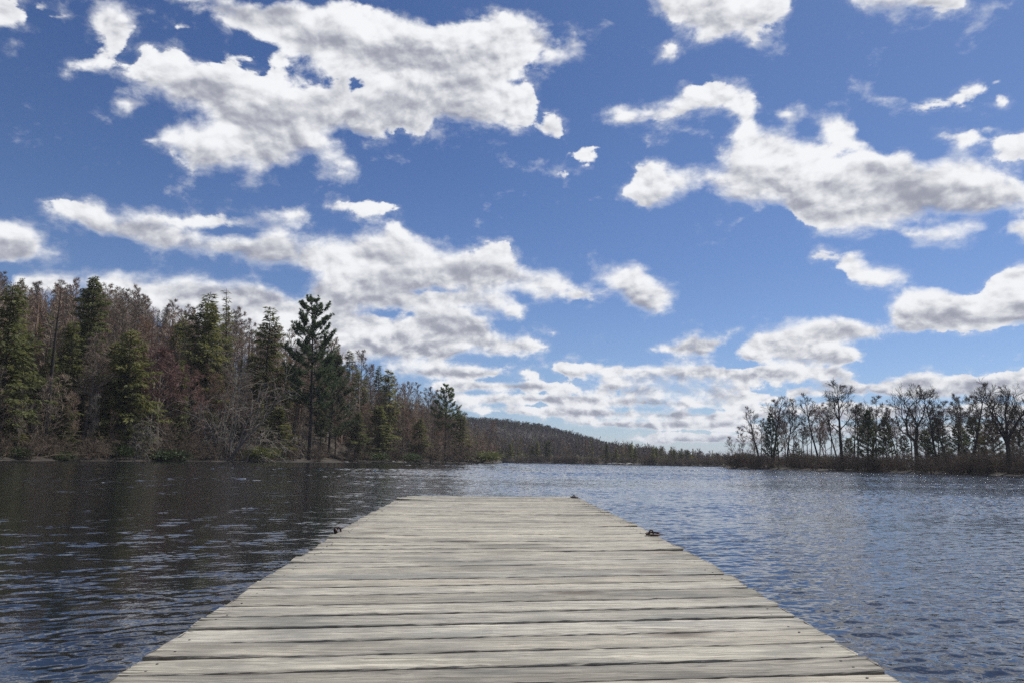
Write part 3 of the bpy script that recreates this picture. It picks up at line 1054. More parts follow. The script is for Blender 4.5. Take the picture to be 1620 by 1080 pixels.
def grow(rng, o, d, length, r0, r1, n, wander, trop):
    pts = [np.array(o, float)]
    d = unit(np.array(d, float))
    step = length / (n - 1)
    for _ in range(n - 1):
        d = unit(d + rng.normal(0, wander, 3) + np.array([0, 0, trop]))
        pts.append(pts[-1] + d * step)
    return np.array(pts), np.linspace(r0, r1, n)


def side_dir(rng, axis, angle, az=None):
    axis = unit(axis)
    ref = np.array([1.0, 0, 0]) if abs(axis[2]) > 0.7 else np.array([0, 0, 1.0])
    u = unit(np.cross(axis, ref))
    w = np.cross(axis, u)
    a = rng.uniform(0, 2 * np.pi) if az is None else az
    return unit(axis * math.cos(angle) + (u * math.cos(a) + w * math.sin(a)) * math.sin(angle))


def bare_tree_meshes(seed, h, first=0.30, n1=14, spread=0.9, ang=(0.55, 0.95), wander=(0.03, 0.13, 0.18), r0=None, lean=(0, 0), trop=0.06,
                     n2=6, n3=5, n4=3, twig='twig', bark='bark', fork=0, tw=0.011, l1=0.42):
    rng = np.random.default_rng(seed)
    r0 = r0 or h * 0.0105
    big, fine = Tubes(), Tubes()
    stems = []
    if fork:
        fh = h * rng.uniform(0.30, 0.42)
        p, r = grow(rng, (0, 0, -0.4), (lean[0], lean[1], 1), fh + 0.4, r0 * 1.15, r0 * 0.8, 7, wander[0], 0.01)
        big.add(p, r, 8)
        for k in range(fork):
            az = 2 * np.pi * (k + rng.uniform(-.2, .2)) / fork
            a = rng.uniform(0.20, 0.5)
            d = np.array([math.cos(az) * math.sin(a), math.sin(az) * math.sin(a), math.cos(a)])
            stems.append(grow(rng, p[-1], d, (h - fh) * rng.uniform(0.82, 1.05), r0 * 0.62, r0 * 0.10, 12, wander[0] * 2.6, 0.05))
        tstart, nn = 0.08, max(4, int(n1 / fork) + 2)
    else:
        stems.append(grow(rng, (0, 0, -0.4), (lean[0], lean[1], 1), h + 0.4, r0 * 1.15, r0 * 0.10, 14, wander[0], 0.02))
        tstart, nn = first, n1
    for p, r in stems:
        big.add(p, r, 8)
        L = np.linalg.norm(np.diff(p, axis=0), axis=1).sum()
        for i in range(nn):
            t = tstart + (0.97 - tstart) * (i + rng.uniform(0, 0.9)) / nn
            f = t * (len(p) - 1)
            j = min(int(f), len(p) - 2)
            o = p[j] + (p[j + 1] - p[j]) * (f - j)
            rr = np.interp(f, np.arange(len(p)), r)
            prof = (1 - t) ** 0.55 * (0.65 + 0.5 * rng.random()) if not fork else (1.05 - t) ** 0.7 * (0.6 + 0.5 * rng.random())
            ln = max(h * l1 * spread * prof, h * 0.05)
            d1 = side_dir(rng, p[j + 1] - p[j], rng.uniform(*ang), i * 2.4 + rng.uniform(-.5, .5))
            q, s = grow(rng, o, d1, ln, min(rr * 0.72, 0.02 + ln * 0.016), 0.022, 8, wander[1], trop)
            big.add(q, s, 5)
            for a in range(n2):
                t2 = 0.22 + 0.76 * (a + rng.random()) / n2
                f2 = t2 * 7
                j2 = min(int(f2), 6)
                o2 = q[j2] + (q[j2 + 1] - q[j2]) * (f2 - j2)
                l2 = ln * (0.52 - 0.28 * t2) * rng.uniform(0.7, 1.3)
                d2 = side_dir(rng, q[j2 + 1] - q[j2], rng.uniform(0.45, 0.95))
                q2, s2 = grow(rng, o2, d2, l2, max(np.interp(f2, np.arange(8), s) * 0.6, tw * 1.7), tw * 1.25, 5, wander[2], trop)
                fine.add(q2, s2, 4)
                for c in range(n3):
                    t3 = 0.2 + 0.8 * (c + rng.random()) / n3
                    f3 = t3 * 4
                    j3 = min(int(f3), 3)
                    o3 = q2[j3] + (q2[j3 + 1] - q2[j3]) * (f3 - j3)
                    l3 = max(l2 * (0.85 - 0.4 * t3), 0.45) * rng.uniform(0.7, 1.25)
                    d3 = side_dir(rng, q2[j3 + 1] - q2[j3], rng.uniform(0.3, 0.75))
                    q3, s3 = grow(rng, o3, d3, l3, tw * 1.2, tw * 0.8, 4, wander[2], trop * 1.2)
                    fine.add(q3, s3, 3)
                    for e in range(n4):
                        f4 = rng.uniform(0.6, 3)
                        j4 = min(int(f4), 2)
                        o4 = q3[j4] + (q3[j4 + 1] - q3[j4]) * (f4 - j4)
                        d4 = side_dir(rng, q3[j4 + 1] - q3[j4], rng.uniform(0.4, 0.85))
                        q4, s4 = grow(rng, o4, d4, max(l3 * rng.uniform(0.35, 0.7), 0.3), tw * 0.9, tw * 0.6, 3, 0.1, trop)
                        fine.add(q4, s4, 3)
    return big.mesh('trunk', [MAT[bark]], True), fine.mesh('crown', [MAT[twig]])


class Blades:
    """Many small leaf or needle-spray faces."""

    def __init__(self):
        self.v = []

    def add(self, o, d, n, L, W):
        """o, d, n: (k,3); L, W: (k,)"""
        d = d / (np.linalg.norm(d, axis=1, keepdims=True) + 1e-9)
        s = np.cross(d, n)
        s /= np.linalg.norm(s, axis=1, keepdims=True) + 1e-9
        L, W = np.asarray(L)[:, None], np.asarray(W)[:, None]
        sag = np.array([0, 0, -0.12]) * L
        self.v.append(np.stack([o, o + d * L * 0.45 + s * W * 0.5, o + d * L + sag, o + d * L * 0.45 - s * W * 0.5], 1))

    def mesh(self, name, mats):
        v = np.concatenate(self.v).reshape(-1, 3)
        return mesh_from(name, v, np.arange(len(v)).reshape(-1, 4), mats)


def hemlock_meshes(seed, h, R0, base=0.12, nb=120, dens=21, leaf='hemlock', bark='bark_dark', gap=0.12, top_thin=0.0, size=1.0, bare_low=0.0):
    rng = np.random.default_rng(seed)
    big, bl = Tubes(), Blades()
    p, r = grow(rng, (0, 0, -0.4), (rng.normal(0, .015), rng.normal(0, .015), 1), h + 0.4, h * 0.0125, 0.02, 14, 0.012, 0.02)
    big.add(p, r, 8)
    zz = p[:, 2]
    lobes = rng.uniform(0, 2 * np.pi, 3)
    for i in range(nb):
        t = base + (0.985 - base) * ((i + rng.random()) / nb) ** 0.9
        z = t * h
        o = np.array([np.interp(z, zz, p[:, 0]), np.interp(z, zz, p[:, 1]), z])
        az = i * 2.3999 + rng.uniform(-.5, .5)
        k = (t - base) / (1 - base)
        prof = (1 - k) ** 0.72 * min(1.0, 0.55 + 1.6 * k) + 0.03
        if top_thin and k > 0.7:
            prof *= 1 - top_thin * 0.5
        ln = R0 * prof * rng.uniform(0.55, 1.15) * (1 + 0.22 * math.sin(az * 2 + lobes[0]) + 0.2 * math.sin(t * 19 + lobes[1]))
        ln = max(ln, 0.35)
        el = rng.uniform(-0.05, 0.35) + 0.55 * k
        d = np.array([math.cos(az) * math.cos(el), math.sin(az) * math.cos(el), math.sin(el)])
        q, s = grow(rng, o, d, ln, 0.018 + ln * 0.009, 0.012, 7, 0.07, -0.075)
        big.add(q, s, 4)
        if rng.random() < gap or (bare_low and t < bare_low and rng.random() < 0.75):
            continue
        n = max(6, int(ln * dens * rng.uniform(0.7, 1.25)))
        u = rng.uniform(0.12, 1.0, n) ** 0.8 * 6
        j = np.minimum(u.astype(int), 5)
        f = (u - j)[:, None]
        pos = q[j] + (q[j + 1] - q[j]) * f
        ax = q[j + 1] - q[j]
        ax = ax / np.linalg.norm(ax, axis=1, keepdims=True)
        side = np.cross(ax, [0, 0, 1.0])
        side /= np.linalg.norm(side, axis=1, keepdims=True) + 1e-9
        sg = rng.choice([-1, 1], n)[:, None]
        off = side * sg * (rng.random((n, 1)) * 0.30 * (0.3 + ln * 0.16)) + rng.normal(0, 0.07, (n, 3))
        dd = ax * rng.uniform(0.3, 1.0, (n, 1)) + side * sg * rng.uniform(0.2, 0.9, (n, 1)) + np.array([0, 0, -0.28]) + rng.normal(0, 0.22, (n, 3))
        nn = np.array([0, 0, 1.0]) + rng.normal(0, 0.45, (n, 3))
        bl.add(pos + off, dd, nn, rng.uniform(0.34, 0.75, n) * size, rng.uniform(0.10, 0.24, n) * size)
    return big.mesh('trunk', [MAT[bark]], True), bl.mesh('crown', [MAT[leaf]])


def pine_meshes(seed, h, prof, first=0.28, whorls=18, per=5, leaf='pine', bark='bark_dark', dens=7.0, up=0.55, dead=6, tuft=10, tl=0.42, lean=(0, 0)):
    """prof: list of (height fraction, branch length in metres)."""
    rng = np.random.default_rng(seed)
    big, bl = Tubes(), Blades()
    p, r = grow(rng, (0, 0, -0.4), (lean[0], lean[1], 1), h + 0.4, h * 0.0135, 0.03, 16, 0.010, 0.02)
    big.add(p, r, 10)
    zz = p[:, 2]
    pk, pv = [a for a, _ in prof], [b for _, b in prof]
    az0 = rng.uniform(0, 6)
    for w in range(whorls):
        t = first + (0.97 - first) * w / (whorls - 1)
        for k in range(per):
            tt = t + rng.normal(0, 0.012)
            z = min(tt, 0.985) * h
            o = np.array([np.interp(z, zz, p[:, 0]), np.interp(z, zz, p[:, 1]), z])
            az = az0 + w * 1.1 + k * 2 * np.pi / per + rng.uniform(-.35, .35)
            ln = max(0.5, np.interp(tt, pk, pv) * rng.uniform(0.55, 1.12))
            top = max(0.0, (tt - first) / (1 - first))
            el = -0.08 + 0.75 * top ** 1.6 + rng.normal(0, 0.1)
            d = np.array([math.cos(az) * math.cos(el), math.sin(az) * math.cos(el), math.sin(el)])
            q, s = grow(rng, o, d, ln, 0.02 + ln * 0.013, 0.014, 8, 0.05, 0.05 + up * 0.10)
            big.add(q, s, 5)
            twigs = [(q, s)]
            for a in range(int(2 + ln * 1.5)):
                f = rng.uniform(2.4, 6.8)
                j = int(f)
                o2 = q[j] + (q[j + 1] - q[j]) * (f - j)
                axd = unit(q[j + 1] - q[j])
                sd = unit(np.cross(axd, [0, 0, 1.0])) * rng.choice([-1, 1])
                d2 = axd * 0.75 + sd * rng.uniform(0.4, 0.9) + np.array([0, 0, 0.12])
                q2, s2 = grow(rng, o2, d2, ln * rng.uniform(0.16, 0.34) + 0.25, 0.016, 0.01, 8, 0.06, 0.07)
                big.add(q2, s2, 3)
                twigs.append((q2, s2))
            for ti, (q2, s2) in enumerate(twigs):
                L2 = np.linalg.norm(q2[-1] - q2[0])
                nt = max(3, int(L2 * dens * (0.6 if ti == 0 else 1.0)))
                lo = 3.2 if ti == 0 else 1.2
                f = np.concatenate([[6.95, 6.7], rng.uniform(lo, 7, nt)])
                j = np.minimum(f.astype(int), 6)
                c = q2[j] + (q2[j + 1] - q2[j]) * (f - j)[:, None]
                axd = q2[j + 1] - q2[j]
                axd /= np.linalg.norm(axd, axis=1, keepdims=True)
                c = np.repeat(c, tuft, 0)
                dd = np.repeat(axd, tuft, 0) * 0.8 + rng.normal(0, 0.55, (len(c), 3)) + np.array([0, 0, 0.22])
                bl.add(c + rng.normal(0, 0.05, c.shape), dd, rng.normal(0, 1, c.shape), rng.uniform(0.6, 1.1, len(c)) * tl, rng.uniform(0.045, 0.10, len(c)))
    for k in range(dead):
        z = rng.uniform(0.10, first) * h
        az = rng.uniform(0, 2 * np.pi)
        o = np.array([np.interp(z, zz, p[:, 0]), np.interp(z, zz, p[:, 1]), z])
        q, s = grow(rng, o, (math.cos(az), math.sin(az), rng.uniform(-.1, .2)), rng.uniform(0.8, 2.4), 0.035, 0.012, 6, 0.09, -0.02)
        big.add(q, s, 4)
    return big.mesh('trunk', [MAT[bark]], True), bl.mesh('crown', [MAT[leaf]])


def bush_meshes(seed, h, w, stems=16, twig='twig_warm', droop=-0.02, n2=7, n3=5, tw=0.010, spread=0.75):
    rng = np.random.default_rng(seed)
    big, fine = Tubes(), Tubes()
    for i in range(stems):
        az = rng.uniform(0, 2 * np.pi)
        a = rng.uniform(0.05, spread)
        o = np.array([math.cos(az) * rng.uniform(0, w * 0.25), math.sin(az) * rng.uniform(0, w * 0.25), -0.2])
        d = (math.cos(az) * math.sin(a), math.sin(az) * math.sin(a), math.cos(a))
        L = h * rng.uniform(0.65, 1.15) / max(0.6, math.cos(a))
        q, s = grow(rng, o, d, L, 0.02 + h * 0.006, tw, 8, 0.10, droop)
        big.add(q, s, 4)
        for b_ in range(n2):
            f = rng.uniform(1.5, 6.9)
            j = int(f)
            o2 = q[j] + (q[j + 1] - q[j]) * (f - j)
            q2, s2 = grow(rng, o2, side_dir(rng, q[j + 1] - q[j], rng.uniform(0.4, 1.0)), L * rng.uniform(0.18, 0.42), tw * 1.4, tw * 0.9, 5, 0.14, droop * 2)
            fine.add(q2, s2, 3)
            for c in range(n3):
                f3 = rng.uniform(0.8, 3.9)
                j3 = int(f3)
                o3 = q2[j3] + (q2[j3 + 1] - q2[j3]) * (f3 - j3)
                q3, s3 = grow(rng, o3, side_dir(rng, q2[j3 + 1] - q2[j3], rng.uniform(0.4, 1.0)), L * rng.uniform(0.08, 0.2), tw, tw * 0.6, 4, 0.16, droop * 2)
                fine.add(q3, s3, 3)
    return big.mesh('stems', [MAT[twig]]), fine.mesh('twigs', [MAT[twig]])


def evergreen_bush_meshes(seed, h, w, leaf='laurel', n=2600, lobes=9, size=1.0):
    rng = np.random.default_rng(seed)
    big, bl = Tubes(), Blades()
    for i in range(lobes):
        az = rng.uniform(0, 2 * np.pi)
        rad = w * 0.5 * math.sqrt(rng.random()) * 0.8
        c = np.array([math.cos(az) * rad, math.sin(az) * rad, h * rng.uniform(0.30, 0.72) * (1.1 - 0.5 * rad / (w * 0.5))])
        q, s = grow(rng, (c[0] * 0.2, c[1] * 0.2, -0.2), (c[0] * 0.8, c[1] * 0.8, c[2] + 0.2), np.linalg.norm(c) * 0.95, 0.05, 0.02, 6, 0.06, 0)
        big.add(q, s, 5)
        k = n // lobes
        u = rng.normal(0, 1, (k, 3))
        u /= np.linalg.norm(u, axis=1, keepdims=True)
        ex = np.array([w * rng.uniform(0.2, 0.3), w * rng.uniform(0.2, 0.3), h * rng.uniform(0.2, 0.32)])
        pos = c + u * ex * (rng.random((k, 1)) ** 0.45) + rng.normal(0, 0.08, (k, 3))
        pos[:, 2] = np.maximum(pos[:, 2], 0.05)
        bl.add(pos, u + rng.normal(0, 0.5, (k, 3)), rng.normal(0, 1, (k, 3)), rng.uniform(0.16, 0.36, k) * size, rng.uniform(0.07, 0.15, k) * size)
    return big.mesh('stems', [MAT['bark']]), bl.mesh('foliage', [MAT[leaf]])


KIT = {}


def kind(key, fn, *a, **k):
    KIT[key] = fn(*a, **k)


NAMES = {2: ('trunk', 'crown')}


def plant(name, key, x, y, label, cat='tree', group=None, s=1.0, rz=0.0, z=None, sz=None, parts=('trunk', 'crown')):
    zz = float(ground_z(x, y)) if z is None else z
    o = empty(name, (x, y, zz), rz)
    o.scale = (s, s, sz if sz else s)
    for nm, me in zip(parts, KIT[key]):
        put(nm, me, o)
    tag(o, label, cat, group)
    return o
# ------------------------------------------------------------------ kinds of tree in this wood
for i in range(6):
    kind('bare%d' % i, bare_tree_meshes, 100 + i, 18.0, first=[.34, .42, .28, .38, .3, .45][i], n1=[15, 13, 17, 14, 16, 12][i], spread=[.75, .65, .9, .7, .8, .6][i],
         ang=(0.45, 0.9), twig=['twig', 'twig', 'twig_warm', 'twig', 'twig_warm', 'twig'][i], bark='bark', n2=7, n3=6, n4=4, tw=0.017,
         lean=((0.03, 0), (-0.04, 0.02), (0.05, 0), (0, 0), (-0.06, 0), (0.02, 0))[i])
for i in range(3):
    kind('sapling%d' % i, bare_tree_meshes, 130 + i, 9.0, first=0.2, n1=13, spread=0.8, ang=(0.4, 0.85), twig=['twig', 'twig_warm', 'twig_pale'][i], n2=6, n3=4, n4=2, r0=0.07)
kind('red_maple', bare_tree_meshes, 141, 9.5, first=0.38, n1=17, spread=1.15, ang=(0.5, 0.9), twig='twig_red', bark='twig', n2=7, n3=6, n4=4, r0=0.13, tw=0.015, l1=0.5, lean=(0.03, 0))
kind('red_tree', bare_tree_meshes, 142, 15.0, first=0.3, n1=16, spread=0.85, twig='twig_red', bark='bark', n2=6, n3=5, n4=4, tw=0.013)
for i in range(4):
    kind('hemlock%d' % i, hemlock_meshes, 200 + i, 19.0, [3.6, 4.2, 3.2, 3.9][i], base=[.10, .16, .22, .12][i], nb=[150, 150, 125, 140][i], gap=[.12, .2, .25, .15][i],
         leaf=['hemlock', 'hemlock', 'hemlock', 'hemlock_light'][i], bare_low=[0, 0.3, 0.4, 0][i])
kind('hemlock_wide', hemlock_meshes, 210, 22.0, 5.2, base=0.24, nb=190, dens=22, gap=0.08, leaf='hemlock', bare_low=0.32)
kind('hemlock_feather', hemlock_meshes, 211, 17.0, 5.4, base=0.06, nb=190, dens=20, gap=0.16, leaf='hemlock_light')
kind('hemlock_thin', hemlock_meshes, 212, 22.0, 3.0, base=0.30, nb=105, dens=12, gap=0.3, top_thin=1.0, bare_low=0.55)
kind('hero_pine', pine_meshes, 301, 24.5, [(0.3, 3.4), (0.42, 5.6), (0.55, 5.0), (0.7, 4.4), (0.85, 3.4), (0.95, 1.9), (1.0, 0.8)], first=0.33, whorls=16, per=5, dens=5.6, tuft=9, tl=0.50, up=0.6)
kind('tier_pine', pine_meshes, 302, 19.0, [(0.3, 2.6), (0.5, 3.8), (0.7, 3.2), (0.85, 2.2), (1.0, 0.6)], first=0.42, whorls=11, per=5, dens=4.2, tuft=8, tl=0.5, up=0.2)
kind('bank_pine', pine_meshes, 303, 15.0, [(0.1, 3.6), (0.3, 3.5), (0.55, 2.9), (0.75, 2.1), (0.9, 1.1), (1.0, 0.4)], first=0.20, whorls=15, per=5, leaf='pine_olive', dens=3.4, tuft=7, tl=0.5, up=0.35)
kind('sparse_pine', pine_meshes, 304, 13.5, [(0.2, 2.4), (0.5, 2.4), (0.75, 1.8), (0.9, 1.0), (1.0, 0.4)], first=0.30, whorls=13, per=4, leaf='pine_olive', dens=3.2, tuft=7, tl=0.5, up=0.3)
kind('back_pine', pine_meshes, 305, 14.0, [(0.2, 3.2), (0.5, 3.1), (0.75, 2.3), (0.9, 1.3), (1.0, 0.5)], first=0.22, whorls=13, per=5, leaf='pine_olive', dens=2.8, tuft=6, tl=0.55, up=0.3)
for i in range(6):
    kind('oak%d' % i, bare_tree_meshes, 400 + i, 21.0, first=[.4, .5, .36, .45, .42, .5][i], n1=[12, 9, 13, 11, 11, 9][i], spread=[1.15, .9, 1.25, 1.05, 1.1, .9][i], ang=(0.5, 1.0),
         wander=(0.055, 0.17, 0.2), twig='twig_oak', bark='bark_dark', r0=[.40, .28, .44, .33, .36, .25][i], lean=((0.02, 0), (-0.12, 0), (0, 0), (0.05, 0), (-0.05, 0), (0.1, 0))[i],
         fork=[0, 0, 3, 2, 0, 0][i], n2=7, n3=5, n4=3, tw=0.020)
kind('big_oak', bare_tree_meshes, 421, 20.5, n1=16, spread=1.4, ang=(0.55, 1.05), wander=(0.05, 0.17, 0.2), twig='twig_oak', bark='bark_dark', r0=0.55, fork=4, n2=8, n3=6, n4=3, tw=0.020)
kind('round_oak', bare_tree_meshes, 422, 21.0, first=0.42, n1=14, spread=1.3, ang=(0.6, 1.0), wander=(0.035, 0.15, 0.2), twig='twig_oak', bark='bark_dark', r0=0.44, n2=8, n3=6, n4=3, tw=0.020)
kind('lean_tree', bare_tree_meshes, 423, 9.0, first=0.4, n1=11, spread=0.9, twig='twig_warm', bark='bark', r0=0.10, lean=(-0.38, 0), n2=6, n3=5, n4=3)
kind('snag', bare_tree_meshes, 424, 23.5, first=0.30, n1=22, spread=0.22, ang=(1.1, 1.6), wander=(0.006, 0.1, 0.2), twig='bark_dark', bark='bark_dark', r0=0.37, n2=3, n3=1, n4=0, trop=-0.02)
for i in range(3):
    kind('brush%d' % i, bush_meshes, 500 + i, 3.0, 2.6, stems=15, twig=['twig_brush', 'twig_brush', 'twig_red'][i])
kind('silver_bush', bush_meshes, 510, 7.5, 4.0, stems=13, twig='twig_pale', droop=-0.05, n2=9, n3=6, tw=0.014, spread=0.6)
kind('low_silver_bush', bush_meshes, 516, 4.0, 4.0, stems=13, twig='twig_pale', droop=-0.09, n2=8, n3=5, tw=0.012, spread=0.9)
for i in range(2):
    kind('laurel%d' % i, evergreen_bush_meshes, 520 + i, 3.0, 4.6, 'laurel')
kind('laurel_yellow', evergreen_bush_meshes, 522, 2.6, 4.2, 'laurel_yellow')

WOOD = random.Random(7)


def at_shore(px, inland):
    b = bearing(px)
    r = float(shore_dist(b)) + inland
    return r * math.sin(b), r * math.cos(b)


def named(name, key, px, inland, top_py, label, native, cat='tree', rz=None, widen=1.0, group=None, parts=('trunk', 'crown')):
    """A tree at the bearing of px, its height set so that it reaches the height seen at top_py."""
    x, y = at_shore(px, inland)
    r = math.hypot(x, y)
    z = float(ground_z(x, y))
    h = height_at(px, top_py, r) - z
    s = h / native
    o = plant(name, key, x, y, label, cat, group, s=s * widen, rz=WOOD.uniform(0, 6.28) if rz is None else rz, sz=s, parts=parts)
    return o


# ---- left bank: the trees one can tell apart
named('dead_tree', 'snag', 66, 6, 452, 'tall dark dead trunk with a few short broken stubs, left of the broad hemlock', 23.5)
named('hemlock', 'hemlock_wide', 121, 22, 432, 'tall broad dark green hemlock with pointed top standing just right of the dead trunk', 22.0, rz=0.6)
named('hemlock', 'hemlock_feather', 199, 5, 522, 'feathery yellow-green hemlock by the water, branched nearly to the ground', 17.0)
named('hemlock', 'hemlock1', -6, 5, 448, 'green hemlock cut off by the left edge of the photo', 19.0, widen=1.25)
named('red_maple', 'red_maple', 247, 4, 560, 'small budding maple with a red twiggy crown and slim pale trunk', 9.5, rz=2.2, widen=1.1)
named('hemlock', 'hemlock2', 292, 22, 457, 'dark hemlock with ragged shoulders, leftmost of the close trio above the red maple', 19.0, widen=1.35)
named('hemlock', 'hemlock1', 316, 16, 476, 'hemlock with a straight bare lower trunk, middle of the trio above the red maple', 19.0, widen=1.1)
named('hemlock', 'hemlock_thin', 348, 26, 457, 'thin hemlock with a narrow wispy spire, right of the trio above the red maple', 22.0, widen=1.15)
named('hemlock', 'hemlock0', 413, 22, 485, 'pointed hemlock with irregular tiers just left of the great white pine', 19.0, widen=1.15)
named('white_pine', 'hero_pine', 488, 5, 478, 'great white pine with upswept tufted branches, tallest tree on the left shore', 24.5, rz=0.4)
named('white_pine', 'bank_pine', 519, 9, 566, 'shorter pine whose branches show just right of the great white pine', 15.0, rz=1.3, widen=1.05)
named('hemlock', 'hemlock3', 612, 16, 583, 'olive green hemlock among brown trees right of the great white pine', 19.0, widen=1.2)
named('white_pine', 'tier_pine', 703, 14, 609, 'dark pine with flat tiers on the skyline near the end of the wooded point', 19.0, rz=1.1, widen=1.05)
named('hemlock', 'hemlock0', 727, 6, 652, 'short dense green hemlock at the right end of the wood', 19.0, widen=1.7)
named('bare_tree', 'lean_tree', 764, 4, 664, 'small bare tree standing alone at the tip of the point', 9.0, rz=3.0)
named('bare_tree', 'red_tree', 283, 10, 578, 'reddish bare tree with a soft haze of twigs right of the small maple', 15.0, widen=1.2)
named('silvery_shrub', 'silver_bush', 352, 1.5, 598, 'tall silvery leafless shrub arching over the water left of the great pine', 7.5, 'shrub', parts=('stems', 'twigs'), widen=1.0)
named('silvery_shrub', 'low_silver_bush', 385, 0.8, 655, 'low pale leafless shrub drooping to the water beside the tall silvery one', 4.0, 'shrub', parts=('stems', 'twigs'), widen=1.0)
named('silvery_shrub', 'low_silver_bush', 215, 1.0, 650, 'pale leafless shrub in front of the feathery hemlock', 4.0, 'shrub', parts=('stems', 'twigs'), widen=0.9)

# ---- left bank: the rest of the wood, ranks of look-alikes up the slope
TOP_PX = [-200, 0, 60, 110, 180, 230, 300, 350, 400, 450, 500, 540, 570, 600, 650, 690, 720, 745, 770, 790]
TOP_PY = [420, 432, 440, 445, 448, 475, 482, 485, 500, 520, 535, 548, 558, 580, 602, 612, 640, 665, 672, 700]
GB = 'bare trees of the wood on the left bank'
GH = 'hemlocks in the wood on the left bank'
GP = 'saplings under the wood on the left bank'


def rank(px0, px1, step, inland, drop, pick, jit=0.5):
    px = px0
    while px < px1:
        p = px + WOOD.uniform(-jit, jit) * step
        inl = inland + WOOD.uniform(-4, 4) if inland > 6 else inland + WOOD.uniform(-1, 2.5)
        top = float(np.interp(p, TOP_PX, TOP_PY)) + WOOD.uniform(*drop)
        k = pick(p)
        if k.startswith('bare'):
            named('bare_tree', k, p, inl, top, 'slender leafless grey-brown tree, one of many in the wood on the left bank', 18.0, group=GB, widen=WOOD.uniform(0.95, 1.25))
        elif k.startswith('sap'):
            named('sapling', k, p, inl, top, 'thin leafless sapling under the taller trees of the left bank', 9.0, group=GP, widen=WOOD.uniform(0.9, 1.2))
        else:
            named('hemlock', k, p, inl, top, 'ordinary dull green hemlock mixed among the bare trees of the left bank', 19.0, group=GH, widen=WOOD.uniform(0.9, 1.2))
        px += step


def mixed(ph):
    def f(p):
        # evergreens are thicker to the left and around the great pine
        q = float(np.interp(p, [0, 150, 330, 430, 560, 700], [0.30, 0.30, 0.33, 0.33, 0.22, 0.10])) * ph
        if WOOD.random() < q:
            return 'hemlock%d' % WOOD.randrange(4)
        return 'bare%d' % WOOD.randrange(6)
    return f


rank(-120, 770, 19, 62, (-8, 14), mixed(0.15))
rank(-100, 775, 21, 48, (0, 40), mixed(0.5))
rank(-80, 780, 22, 34, (20, 75), mixed(1.35))
rank(-60, 770, 24, 20, (40, 105), mixed(1.3))
rank(-40, 785, 26, 10, (70, 140), mixed(0.9))
rank(560, 786, 13, 7, (55, 110), mixed(0.6))
rank(600, 786, 15, 16, (18, 60), mixed(0.5))
rank(-30, 690, 24, 4, (150, 205), lambda p: 'sapling%d' % WOOD.choice([0, 0, 1, 1, 2]))
for px, h in [(18, 655), (100, 640), (160, 670), (440, 640), (560, 650), (600, 640), (660, 660)]:
    named('hemlock', 'hemlock%d' % WOOD.choice([0, 3]), px, 5, h, 'low young hemlock at the foot of the wood on the left bank', 19.0, group='young hemlocks along the left shore', widen=2.0)
for px, top, k, wd in [(22, 703, 0, 1.5), (98, 708, 1, 1.9), (196, 698, 0, 1.3), (258, 702, 1, 2.0), (442, 716, 1, 1.6), (590, 708, 1, 1.5), (640, 712, 0, 2.0)]:
    named('evergreen_shrub', 'laurel%d' % k, px, WOOD.uniform(1.0, 4.0), top, 'dark evergreen shrub crouching at the water line of the left bank', 3.0, 'shrub', group='evergreen shrubs along the left shore',
          parts=('stems', 'foliage'), widen=wd)
named('evergreen_shrub', 'laurel_yellow', 412, 1.0, 702, 'yellow-green leafy shrub at the water left of the great pine', 2.6, 'shrub', parts=('stems', 'foliage'), widen=1.3)
named('evergreen_shrub', 'laurel_yellow', 757, 1.0, 710, 'wide yellow-green shrub at the tip of the wooded point', 2.6, 'shrub', parts=('stems', 'foliage'), widen=2.2)
for px, top in [(45, 694), (75, 700), (120, 698), (165, 690), (238, 686), (425, 700), (545, 704), (575, 700), (625, 694), (660, 690), (140, 690), (282, 668), (345, 690), (465, 705), (505, 706), (560, 700), (610, 690), (680, 690), (700, 695), (722, 696), (740, 700), (778, 708)]:
    named('bare_shrub', 'brush%d' % WOOD.randrange(2), px, 2.0, top, 'brown leafless shrub along the left shore', 3.0, 'shrub', group='leafless shrubs along the left shore', parts=('stems', 'twigs'))

# ---- right bank: open grove of old oaks and pines
named('bare_tree', 'lean_tree', 1166, 2, 690, 'small reddish leaning bare tree at the left tip of the right bank', 9.0, rz=0.0)
named('oak', 'oak1', 1203, 8, 642, 'bare oak with a bent trunk, leftmost tall tree of the right bank', 21.0, rz=0.3)
named('oak', 'oak0', 1222, 12, 624, 'dense crowned bare oak rising through a dark pine near the left of the right bank', 21.0, rz=2.0, widen=0.9)
named('white_pine', 'bank_pine', 1221, 9, 655, 'dark pine wrapped round the oak near the left of the right bank', 15.0, widen=0.8)
named('oak', 'oak3', 1246, 8, 622, 'bare oak with a forked top just right of the dark pine', 21.0, rz=1.0, widen=0.85)
named('oak', 'oak5', 1268, 14, 655, 'thin straight bare oak between the forked oak and the leaning oak', 21.0, rz=4.0, widen=0.9)
named('oak', 'oak1', 1298, 7, 620, 'bare oak leaning clearly to the left beside the round-crowned oak', 21.0, rz=0.0)
named('oak', 'round_oak', 1332, 6, 608, 'large bare oak with an even rounded crown of arching limbs', 21.0, rz=0.8, widen=1.0)
named('oak', 'oak4', 1352, 12, 642, 'slim bare oak between the round-crowned oak and the full pine', 21.0, rz=5.0, widen=0.8)
named('white_pine', 'bank_pine', 1374, 3, 651, 'full green pine with long level branches at the water of the right bank', 15.0, rz=2.0)
named('oak', 'oak2', 1377, 16, 636, 'bare oak showing above the full green pine', 21.0, rz=2.6, widen=1.0)
named('white_pine', 'sparse_pine', 1403, 8, 662, 'thin olive pine just right of the full green pine', 13.5, rz=0.5)
named('oak', 'oak5', 1421, 6, 640, 'slim bare oak left of the great double-trunked oak', 21.0, rz=1.4, widen=0.9)
